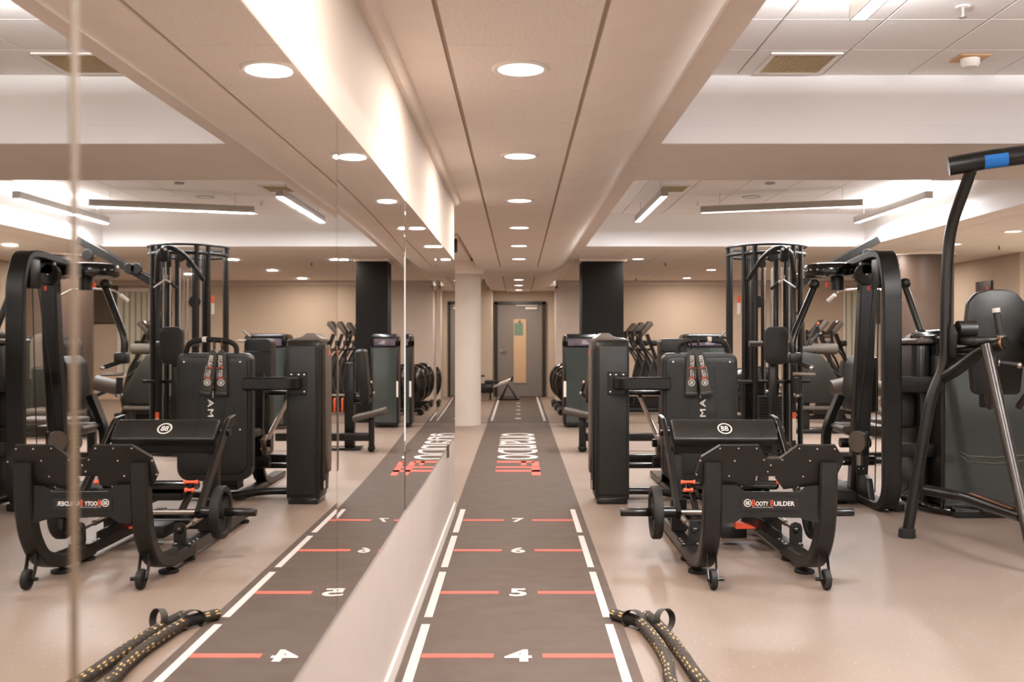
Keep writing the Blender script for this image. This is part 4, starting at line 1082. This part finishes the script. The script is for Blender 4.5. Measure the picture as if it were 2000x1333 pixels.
# high boom with lat bar on the far side
q = MB(M['satin']);
for dy in (-0.07, 0.07): q.strap([(3.16, 11.3 + dy, 1.90), (4.13, 11.35 + dy, 2.44)], 0.03, 0.085, Y1)
q.build('boom', ct)
q = MB(M['lamp_body']); q.strap([(3.45, 11.32, 2.06), (4.14, 11.35, 2.49)], 0.10, 0.02, Y1); q.build('boom_cover', ct)
for p in ((3.42, 11.25, 2.10), (3.50, 11.25, 2.10), (3.98, 11.25, 2.26)):
    q = MB(M['powder']); q.disc(p, 0.065, 0.04, (0, -1, 0)); q.build('pulley', ct)
# lat bar
lb = thing('lat_bar', 'chrome lat pulldown bar with pale grips hanging from the high boom', 'pull-down bar', (3.95, 11.25, 1.8))
q = MB(M['chrome']); q.tube([(3.60, 11.45, 1.74), (3.72, 11.38, 1.86), (3.95, 11.25, 1.875), (4.10, 11.15, 1.86), (4.25, 11.0, 1.74)], 0.012, fil=.05); q.torus((3.95, 11.25, 1.91), 0.03, 0.006, (0, 1, 0), 16, 6); q.build('bar', lb)
q = MB(M['steel']); q.cyl((3.95, 11.25, 1.92), (3.97, 11.28, 2.32), 0.004, seg=8); q.build('cable', lb)
q = MB(M['label_white']); q.cyl((4.20, 11.05, 1.78), (4.27, 10.98, 1.72), 0.022); q.cyl((3.67, 11.40, 1.81), (3.60, 11.45, 1.74), 0.022); q.build('grip', lb)
# lat pulldown seat with roller pads
ls = thing('lat_pulldown_seat', 'pulldown seat with thick grey knee rollers behind the fly machine', 'exercise machine', (3.7, 10.9, 0))
q = MB(M['vinyl_grey']); q.cyl((3.42, 10.75, 0.76), (3.68, 10.75, 0.82), 0.085, seg=24); q.cyl((3.80, 10.75, 0.78), (4.02, 10.75, 0.74), 0.085, seg=24); q.build('knee_roller', ls)
q = MB(M['satin']); q.tube([(3.45, 10.75, 0.77), (3.72, 10.75, 0.66), (4.0, 10.75, 0.75)], 0.02, fil=.05); q.bb(3.68, 3.76, 10.7, 10.8, 0.05, 0.68, 0.01); q.bb(3.3, 4.2, 10.7, 10.8, 0.0, 0.06, 0.01); q.build('frame', ls)
q = MB(M['vinyl_grey']); q.box((3.95, 10.35, 0.44), (0.62, 0.36, 0.07), 0.03, seg=3); q.build('seat', ls)
q = MB(M['satin']); q.bb(3.85, 3.93, 10.3, 10.38, 0.0, 0.40, 0.01); q.bb(3.7, 4.2, 10.25, 10.43, 0, 0.05, 0.01); q.build('seat_post', ls)

# ------------------------------------------------------------------ fly machine
fm = thing('pec_fly_machine', 'black pec fly machine with a hooped steel frame and overhead pivot discs', 'exercise machine', (2.75, 7.8, 0))
q = MB(M['powder']); q.strap([(2.745, 8.75, 0.045), (2.745, 7.34, 0.045), (2.745, 7.24, 0.16), (2.745, 7.235, 1.72), (2.745, 7.33, 1.93), (2.745, 7.50, 1.945), (2.745, 8.10, 1.90)], 0.135, 0.055, X1, fil=0.18, n=8, bev=.3); q.build('hoop_frame', fm)
q = MB(M['satin']); q.strap([(2.79, 7.85, 1.86), (2.76, 7.85, 1.2), (2.71, 7.88, 0.06)], 0.135, 0.10, X1, fil=.1); q.build('pivot_column', fm)
bolts([(2.70 + a, 7.80, z) for a in (0.0, 0.035) for z in (0.50, 0.27)], (0, -1, 0), fm, 0.007)
q = MB(M['satin']); q.cyl((2.60, 7.92, 0.32), (2.86, 7.92, 0.32), 0.04); q.cyl((2.60, 7.95, 0.46), (2.84, 7.95, 0.46), 0.04); q.build('adjuster_hub', fm)
# pivot discs
for x, nm in ((2.575, 0), (2.93, 1)):
    q = MB(M['gloss']); q.lathe([(0, 0), (0.17, 0), (0.205, 0.015), (0.21, 0.03), (0.21, 0.095), (0.20, 0.11), (0.15, 0.12), (0, 0.12)], (x, 8.12, 1.80), Z1, seg=40); q.build('pivot_disc', fm)
    q = MB(M['powder']); q.cyl((x + (0.05 if nm == 0 else -0.05), 8.10, 1.70), (x + (0.05 if nm == 0 else -0.05), 8.10, 1.82), 0.055); q.build('pivot_hub', fm)
q = MB(M['orange']); q.bb(2.505, 2.53, 8.0, 8.03, 1.715, 1.76, 0.006); q.build('orange_stop', fm)
q = MB(M['orange']); q.bb(2.70, 2.72, 7.60, 7.62, 1.67, 1.71, 0.006); q.build('orange_stop', fm)
q = MB(M['powder']); q.disc((2.71, 7.72, 1.80), 0.085, 0.06, (0, -1, 0)); q.bb(2.67, 2.80, 7.66, 7.72, 1.80, 1.90, 0.01); phs = q.build('pulley_housing', fm)
q = MB(M['bolt']); q.ball((2.71, 7.655, 1.80), 0.010); q.build('pulley_pin', phs)
q = MB(M['powder']); q.bb(2.69, 2.72, 7.35, 7.50, 1.68, 1.90, 0.006); q.bb(2.76, 2.79, 7.35, 7.50, 1.68, 1.90, 0.006); q.disc((2.725, 7.42, 1.80), 0.06, 0.03, (1, 0, 0)); q.build('pulley_fork', fm)
q = MB(M['sticker']); q.cyl((2.735, 7.46, 1.80), (2.735, 7.55, 0.12), 0.0045, seg=6); q.cyl((2.70, 7.46, 1.78), (2.68, 7.75, 0.60), 0.0045, seg=6); q.cyl((2.66, 7.75, 0.42), (2.67, 7.75, 0.20), 0.0045, seg=6); q.build('cable', fm)
q = MB(M['shroud_light']); q.lathe([(0, 0), (0.075, 0), (0.085, .015), (0.085, .03), (0, .03)], (2.655, 7.66, 0.50), (-0.9, -0.45, 0), seg=24); q.build('pulley_wheel', fm)
q = MB(M['powder']); q.box((2.70, 7.69, 0.48), (0.06, 0.09, 0.20), 0.02); q.build('pulley_block', fm)
q = MB(M['steel']); q.cyl((2.67, 7.7, 0.31), (2.67, 7.7, 0.39), 0.022); q.build('cable_socket', fm)
q = MB(M['powder']); q.prism([(7.52, 0.06), (7.85, 0.06), (7.8, 0.22), (7.7, 0.24), (7.58, 0.22)], (2.68, 0, 0), Y1, Z1, 0.05, 0.006); q.build('floor_pulley_cover', fm)
# swinging arms
q = MB(M['satin']); q.tube([P_(1590, 562, 7.9), P_(1546, 665, 7.75), P_(1551, 705, 7.75)], 0.028, fil=.08); q.build('swing_arm', fm)
q = MB(M['powder']); q.ball(P_(1590, 556, 7.9), 0.045, 14); q.build('arm_pivot', fm); q = MB(M['powder']); q.box(P_(1552, 700, 7.7), (0.10, 0.10, 0.09), 0.02); q.build('arm_joint', fm)
q = MB(M['satin']); q.tube([P_(1768, 560, 7.9), P_(1806, 668, 7.75), P_(1803, 715, 7.75)], 0.026, fil=.08); q.build('swing_arm', fm)
q = MB(M['powder']); q.ball(P_(1768, 554, 7.9), 0.045, 14); q.build('arm_pivot', fm); q = MB(M['powder']); q.box(P_(1800, 705, 7.7), (0.09, 0.10, 0.10), 0.02); q.build('arm_joint', fm)
q = MB(M['rubber']); q.cyl(P_(1557, 708, 7.7), P_(1583, 718, 7.55), 0.018); q.build('hand_grip', fm)
q = MB(M['bolt']); q.ball(P_(1585, 719, 7.54), 0.020); q.build('grip_cap', fm)
q = MB(M['steel']); q.cyl(P_(1549, 731, 7.7), P_(1592, 732, 7.7), 0.014); q.build('foot_bar', fm)
q = MB(M['rubber']); q.cyl(P_(1556, 738, 7.7), P_(1558, 772, 7.7), 0.026); q.build('hand_grip', fm)
q = MB(M['steel']); q.disc(P_(1558, 776, 7.7), 0.030, 0.025); q.build('grip_cap', fm)
q = MB(M['steel']); q.cyl(P_(1795, 695, 7.65), P_(1794, 730, 7.6), 0.03); q.ball(P_(1796, 720, 7.58), 0.028); q.ball(P_(1794, 731, 7.58), 0.026); q.build('grip_cap', fm)
# seat and backrest seen from the side
q = MB(M['vinyl']); q.prism([(0, 0), (0.07, -0.02), (0.20, 0), (0.20, 0.47), (0.08, 0.48), (0.03, 0.42), (0.0, 0.2)], (2.905, 8.85, 0.67), X1, Z1, 0.38, 0.02); q.build('backrest', fm)
q = MB(M['vinyl_grey']); q.prism([(0, 0.06), (0.08, 0.0), (0.40, 0.0), (0.40, 0.09), (0.02, 0.09)], (2.74, 8.75, 0.47), X1, Z1, 0.40, 0.015); q.build('seat', fm)
q = MB(M['satin']); q.strap([(2.72, 8.7, 0.05), (2.72, 8.7, 0.50), (2.85, 8.72, 0.80)], 0.09, 0.07, Y1, fil=.1); q.build('seat_post', fm)
q = MB(M['satin']); q.cyl((2.95, 8.6, 0.05), (2.95, 8.6, 0.48), 0.05); q.build('seat_stem', fm)
q = MB(M['rubber']); q.box((2.49, 7.85, 0.075), (0.32, 0.34, 0.09), 0.03, rot=Matrix.Rotation(R(6), 3, 'Y'), seg=3); q.bb(2.40, 2.60, 7.75, 8.0, 0.0, 0.04, 0.01); q.build('foot_rest', fm)
q = MB(M['rubber']); q.disc((2.86, 7.45, 0.0), 0.06, 0.05); q.build('foot', fm)
q = MB(M['rubber']); q.disc((2.86, 8.6, 0.0), 0.06, 0.05); q.build('foot', fm)
# tower and link rails
for za, zb in ((0.90, 1.02), (0.42, 0.52)):
    q = MB(M['powder']); q.bb(2.82, 3.10, 7.30, 7.38, za, zb, 0.01); q.build('link_rail', fm)
q = MB(M['powder']); q.bb(2.90, 3.02, 7.46, 7.52, 0.62, 0.90, 0.03); q.build('bolt_plate', fm)
q = MB(M['satin']); q.bb(3.02, 3.10, 7.40, 7.95, 0.03, 1.26, 0.02); q.build('tower_side', fm)
q = MB(M['shroud_light']); q.bb(2.98, 3.14, 7.36, 7.95, 1.26, 1.30, 0.018, 3); q.build('tower_top', fm)
weight_tower(fm, 3.10, 3.95, 7.22, 7.80, 1.33, plates=15)
q = MB(M['gloss']); q.bb(3.16, 3.55, 7.12, 7.30, 0.0, 0.07, 0.01); q.tube([(2.98, 7.6, 0.07), (3.05, 7.3, 0.05), (3.2, 7.2, 0.03), (3.5, 7.2, 0.03)], 0.03, fil=.08); q.build('tower_foot', fm)
q = MB(M['steel']); q.tube([(3.25, 7.228, 0.44), (3.30, 7.226, 0.40), (3.5, 7.224, 0.385), (3.75, 7.226, 0.41)], 0.003, seg=6); q.tube([(3.25, 7.228, 0.47), (3.30, 7.226, 0.44), (3.5, 7.224, 0.43), (3.75, 7.226, 0.45)], 0.003, seg=6); q.build('bracket_wire', fm)
q = MB(M['sticker']); q.cyl((2.84, 7.3, 0.16), (3.02, 7.35, 0.26), 0.004, seg=6); q.build('cable', fm)

# ------------------------------------------------------------------ knee raise station (front right), mirrored about x = xm
xm = 3.11
kr = thing('knee_raise_station', 'tubular knee raise and pull-up station with padded back at the right', 'exercise machine', (xm, 6.1, 0))
def both(f):
    for s in (-1, 1): f(s, lambda x: xm + s * (x - xm) * -1 if s == 1 else x)
def side(s, x): return x if s < 0 else 2 * xm - x
for s in (-1, 1):
    X = lambda x: side(s, x)
    q = MB(M['satin']); q.tube([(X(2.545), 6.44, 0.02), (X(2.69), 6.42, 0.92), (X(2.775), 6.40, 1.12), (X(2.785), 6.40, 1.75), (X(2.80), 6.38, 2.02), (X(2.825), 6.12, 2.37)], 0.036, seg=18, fil=.16, n=7); q.build('upright', kr)
    q = MB(M['rubber']); q.lathe([(0, 0), (0.052, 0), (0.055, 0.008), (0.052, 0.055), (0.045, 0.06), (0, 0.06)], (X(2.543), 6.44, 0), Z1); q.build('rubber_foot', kr)
    q = MB(M['gunmetal']); q.tube([(X(2.865), 6.03, 1.26), (X(2.872), 5.46, 0.02)], 0.032, seg=18); q.build('front_leg', kr)
    q = MB(M['rubber']); q.disc((X(2.872), 5.455, 0), 0.05, 0.05); q.build('rubber_foot', kr)
    q = MB(M['satin']); q.tube([(X(2.765), 6.40, 1.05), (X(2.80), 6.28, 1.10), (X(2.87), 6.10, 1.23), (X(2.95), 5.95, 1.275)], 0.038, seg=18, fil=.06); q.build('arm_tube', kr)
    q = MB(M['copper']); q.disc((X(2.935), 5.975, 1.27), 0.040, 0.022, (Vector((X(2.95), 5.95, 1.275)) - Vector((X(2.90), 6.05, 1.25))).normalized(), bev=.3); q.build('end_cap', kr)
    q = MB(M['satin']); q.tube([(X(2.655), 6.42, 0.315), (X(2.80), 6.25, 0.300), (X(2.868), 5.60, 0.285)], 0.034, seg=16, fil=.06); q.build('lower_rail', kr)
    q = MB(M['copper'], M['rubber']); q.strap([(X(2.835), 6.12, 0.338), (X(2.866), 5.66, 0.322)], 0.07, 0.008, Z1 if False else (1, 0.06, 0)); q.build('step_tread', kr)
    q = MB(M['rubber'])
    for k in range(4): q.strap([(X(2.820) + k * .012, 6.12, 0.344), (X(2.851) + k * .012, 5.66, 0.328)], 0.006, 0.006, (1, 0.06, 0))
    stuff(q.build('tread_ribs', kr))
    # arm pad with its side plate
    q = MB(M['vinyl']); q.box((X(2.90), 6.22, 1.285), (0.17, 0.30, 0.055), 0.022, seg=3); q.build('arm_pad', kr)
    q = MB(M['vinyl']); q.cyl((X(2.82), 6.32, 1.36), (X(2.93), 6.32, 1.36), 0.055, seg=20); q.build('elbow_roller', kr)
    q = MB(M['powder']); q.prism([(-0.07, -0.12), (0.09, -0.12), (0.10, 0.03), (0.06, 0.09), (0.0, 0.09), (-0.07, 0.02)], (X(2.790), 6.35, 1.30), (0, -1, 0), Z1, 0.012, 0.003); q.build('side_plate', kr)
    bolts([(X(2.787), 6.35 + a, 1.30 + b_) for a, b_ in ((0.0, 0.06), (-0.03, 0.075), (0.02, 0.045), (0.05, -0.09), (-0.04, -0.1), (-0.07, -0.08))], (-1 if s < 0 else 1, -0.5, 0), kr, 0.009)
    q = MB(M['satin']); q.tube([(X(2.80), 6.35, 1.22), (X(2.90), 6.20, 1.235)], 0.022); q.build('pad_bracket', kr)
    q = MB(M['rubber']); q.cyl((X(2.935), 5.99, 1.325), (X(2.915), 6.00, 1.46), 0.021, seg=16); hgp = q.build('hand_grip', kr)
    q = MB(M['label_white']); q.cyl((X(2.915), 6.00, 1.46), (X(2.9125), 6.002, 1.487), 0.0225, seg=16); q.build('grip_label', hgp)
    q = MB(M['steel']); q.disc((X(2.938), 5.988, 1.305), 0.026, 0.016); q.build('grip_collar', hgp)
    q = MB(M['gunmetal']); q.tube([(X(2.90), 6.02, 1.24), (X(3.02), 6.30, 0.86)], 0.022); q.build('brace', kr)
    q = MB(M['rubber']); q.cyl((X(2.93), 6.0, 1.155), (X(3.02), 5.96, 1.14), 0.017); q.build('dip_grip', kr)
    q = MB(M['steel']); q.ball((X(3.03), 5.955, 1.138), 0.020); q.build('grip_end', kr); q = MB(M['steel']); q.disc((X(2.925), 6.002, 1.156), 0.024, 0.01, (1 if s < 0 else -1, -0.4, -.1)); q.build('grip_ring', kr)
q = MB(M['vinyl']); q.prism([(-0.155, 0.0), (-0.13, -0.02), (0.13, -0.02), (0.155, 0.0), (0.20, 0.45), (0.185, 0.58), (0.13, 0.645), (0.05, 0.665), (-0.05, 0.665), (-0.13, 0.645), (-0.185, 0.58), (-0.20, 0.45)], (xm + 0.005, 6.46, 0.955), X1, Z1, 0.065, 0.016); q.build('back_pad', kr)
q = MB(M['satin']); q.bb(2.77, 2 * xm - 2.77, 6.42, 6.48, 1.12, 1.20, 0.01); q.bb(3.02, 3.09, 6.40, 6.46, 0.85, 1.25, 0.01); q.build('back_brace', kr)
q = MB(M['satin']); q.tube([(2.675, 6.12, 2.372), (2.86, 6.06, 2.40), (xm, 6.0, 2.425), (2 * xm - 2.86, 6.06, 2.40), (2 * xm - 2.675, 6.12, 2.372)], 0.060, seg=20, fil=.05); q.build('pull_up_bar', kr)
q = MB(M['blue']); q.tube([(2.86, 6.06, 2.40), (2.99, 6.029, 2.413)], 0.0608, seg=20)
bmesh.ops.delete(q.bm, geom=[f for f in q.bm.faces if len(f.verts) > 4 or not (f.calc_center_median().y < 6.02 and f.calc_center_median().z < 2.42)], context='FACES'); q.build('blue_decal', kr)

# ------------------------------------------------------------------ cross trainers (local, facing +x), then copies
def make_trainer():
    r = thing('cross_trainer', 'x', 'exercise machine', (0, 0, 0))
    q = MB(M['gloss'])   # teardrop drive housing at the rear
    pts = []
    for k in range(20):
        a = 2 * math.pi * k / 20; rr = 0.30 + 0.10 * max(0, math.sin(a)) - 0.03 * math.cos(a); pts.append((0.36 + rr * math.cos(a), 0.44 + rr * math.sin(a)))
    q.prism(pts, (0, 0.11, 0), X1, Z1, 0.22, 0.03); q.build('drive_housing', r)
    q = MB(M['shroud']); q.prism([(1.50, 0.10), (1.98, 0.10), (2.02, 0.30), (1.88, 0.80), (1.78, 0.98), (1.70, 0.92), (1.60, 0.50)], (0, 0.07, 0), X1, Z1, 0.14, 0.02); q.build('front_housing', r)
    q = MB(M['satin']); q.strap([(1.80, 0, 0.85), (1.60, 0, 1.38)], 0.08, 0.06, Y1); q.build('mast', r)
    q = MB(M['shroud_light']); q.prism([(1.44, 1.36), (1.48, 1.30), (1.70, 1.54), (1.67, 1.60), (1.62, 1.59)], (0, 0.16, 0), X1, Z1, 0.32, 0.012); con = q.build('console', r)
    q = MB(M['gloss']); q.prism([(1.435, 1.372), (1.445, 1.362), (1.625, 1.595), (1.615, 1.60)], (0, 0.13, 0), X1, Z1, 0.26, 0.002); q.build('console_screen', con)
    q = MB(M['powder']); q.box((1.72, 0, 1.22), (0.11, 0.16, 0.10), 0.02); q.build('bottle_holder', r)
    for s in (-1, 1):
        q = MB(M['satin']); q.tube([(1.86, s * 0.26, 0.30), (1.70, s * 0.26, 0.95), (1.48, s * 0.24, 1.20), (1.46, s * 0.22, 1.42)], 0.020, fil=.15, seg=10); swh = q.build('swing_handle', r)
        q = MB(M['rubber']); q.tube([(1.47, s * 0.235, 1.22), (1.46, s * 0.22, 1.44)], 0.026, seg=10); q.build('handle_grip', swh)
        q = MB(M['satin']); q.tube([(1.70, s * 0.03, 1.12), (1.50, s * 0.16, 1.10), (1.43, s * 0.14, 1.14)], 0.018, fil=.04, seg=10); q.build('fixed_handle', r)
        q = MB(M['steel']); q.tube([(0.36, s * 0.20, 0.42 + s * 0.1), (1.80, s * 0.22, 0.34)], 0.024, seg=10); q.build('pedal_arm', r)
        q = MB(M['powder']); q.box((0.92, s * 0.20, 0.40 + s * 0.03), (0.38, 0.14, 0.05), 0.02); q.build('pedal', r)
        q = MB(M['rubber']); q.cyl((0.12, s * 0.08, 0.06), (0.12, s * 0.34, 0.06), 0.055, seg=14); q.build('rear_roller', r)
    q = MB(M['satin']); q.bb(0.1, 2.0, -0.05, 0.05, 0.03, 0.10, 0.01); q.bb(0.06, 0.18, -0.32, 0.32, 0.03, 0.09, 0.01); q.bb(1.92, 2.02, -0.30, 0.30, 0.0, 0.06, 0.01); q.build('base_rail', r)
    return r
tr0 = make_trainer()
spots = [(0.62, 17.0, 'black cross trainer just behind the square black column', 'cross trainers behind the black column'),
         (0.60, 18.0, 'black cross trainer in the middle of the row behind the black column', 'cross trainers behind the black column'),
         (0.58, 19.0, 'black cross trainer farthest back in the row, nearest the grey door', 'cross trainers behind the black column'),
         (3.15, 15.5, 'pale-consoled cross trainer seen between the cage tower and the hooped frame', 'cross trainers before the blinds'),
         (3.75, 16.6, 'pale-consoled cross trainer one place farther right before the blinds', 'cross trainers before the blinds')]
for i, (x, y, l, g) in enumerate(spots):
    o = tr0 if i == 0 else copy_tree(tr0)
    o.location = (x, y, 0); o['label'] = l; o['group'] = g

# stair climber with sloping side panel and padded rail
st = thing('stair_climber', 'dark stair climber with sloping side panel and thick grey side rail', 'exercise machine', (4.2, 13.6, 0))
q = MB(M['shroud']); q.prism([(3.80, 0.42), (4.42, 0.42), (4.50, 0.55), (4.14, 1.08), (3.80, 1.14), (3.74, 0.9)], (0, 13.9, 0), X1, Z1, 0.5, 0.02); q.build('side_panel', st)
q = MB(M['vinyl_grey']); q.cyl((3.72, 13.55, 1.16), (4.38, 13.55, 1.16), 0.075, seg=20); q.build('side_rail', st)
q = MB(M['satin']); q.bb(3.9, 4.0, 13.5, 13.6, 0.0, 0.5, 0.01); q.bb(4.35, 4.45, 13.5, 13.6, 0.0, 0.6, 0.01); q.bb(3.7, 4.7, 13.45, 13.85, 0.0, 0.06, 0.01); q.build('base_frame', st)
for k in range(4):
    q = MB(M['vinyl_grey']); q.bb(3.66, 4.1 + .12 * k, 13.42, 13.5, 0.84 - .17 * k, 0.89 - .17 * k, 0.012); q.build('stair_tread', st)
q = MB(M['satin']); q.tube([(3.95, 13.5, 1.2), (4.0, 13.5, 1.3), (4.10, 13.5, 1.5), (4.13, 13.5, 1.38), (4.0, 13.5, 1.22)], 0.02, fil=.05, seg=10); q.build('handle_loop', st)
q = MB(M['satin']); q.tube([(3.92, 13.5, 1.15), (3.90, 13.5, 1.62), (3.80, 13.5, 1.66)], 0.018, fil=.03, seg=10); q.build('front_handle', st)
q = MB(M['satin']); q.tube([(4.02, 13.5, 1.2), (4.2, 13.5, 0.95), (4.42, 13.5, 0.78)], 0.016, fil=.1, seg=10); q.build('curved_rail', st)
q = MB(M['orange']); q.ball((4.11, 13.5, 1.51), 0.018); q.build('red_button', st)

# rowing machine by the door
rw_ = thing('rowing_machine', 'small rowing machine with pale slide rail left of the door', 'exercise machine', (-0.5, 21.2, 0))
q = MB(M['satin']); q.bb(-0.95, -0.52, 20.5, 20.8, 0.16, 0.36, 0.04); q.bb(-0.98, -0.90, 20.6, 20.7, 0.3, 0.52, 0.01); q.bb(-0.98, -0.70, 20.6, 20.7, 0.50, 0.54, 0.01); q.cyl((-0.58, 20.5, 0.02), (-0.58, 20.5, 0.2), 0.02); q.cyl((-0.92, 20.5, 0.0), (-0.92, 20.5, 0.2), 0.03); q.build('flywheel_housing', rw_)
q = MB(M['steel']); q.strap([(-0.58, 20.7, 0.27), (-0.14, 20.9, 0.43)], 0.10, 0.06, (0, 1, 0)); q.build('slide_rail', rw_)
q = MB(M['vinyl']); q.box((-0.55, 20.62, 0.40), (0.30, 0.26, 0.06), 0.02); q.build('seat', rw_)
q = MB(M['satin']); q.tube([(-0.36, 20.7, 0.035), (-0.22, 20.7, 0.33), (-0.02, 20.7, 0.035)], 0.026, seg=10); q.bb(-0.42, 0.03, 20.6, 20.8, 0.008, 0.05, 0.01); q.cyl((-0.14, 20.8, 0.40), (-0.12, 20.8, 0.50), 0.02); q.build('stand', rw_)

# wall fittings
r_ = thing('wall_screen', 'dull grey wall screen on the far wall behind the round column', 'screen', (7.95, 20.95, 1.95))
q = MB(M['door_black']); q.bb(7.62, 8.28, YB - 0.05, YB, 1.62, 2.42, 0.01); q.build('casing', r_)
q = MB(M['screen']); q.bb(7.64, 8.26, YB - 0.056, YB - 0.05, 1.64, 2.40); q.build('display', r_, smooth=False)
r_ = thing('fire_sign', 'small black wall sign with a red flame symbol on the right pier', 'sign', (7.15, 15.1, 2.1))
q = MB(M['sign_black']); q.bb(7.13, 7.16, 14.85, 15.35, 1.98, 2.18, 0.004); q.build('panel', r_)
q = MB(M['sign_red']); q.prism([(-14.99, 2.02), (-14.93, 2.02), (-14.925, 2.08), (-14.95, 2.10), (-14.96, 2.15), (-14.98, 2.11), (-14.995, 2.07)], (7.129, 0, 0), (0, -1, 0), Z1, 0.002); q.build('symbol', r_, smooth=False)
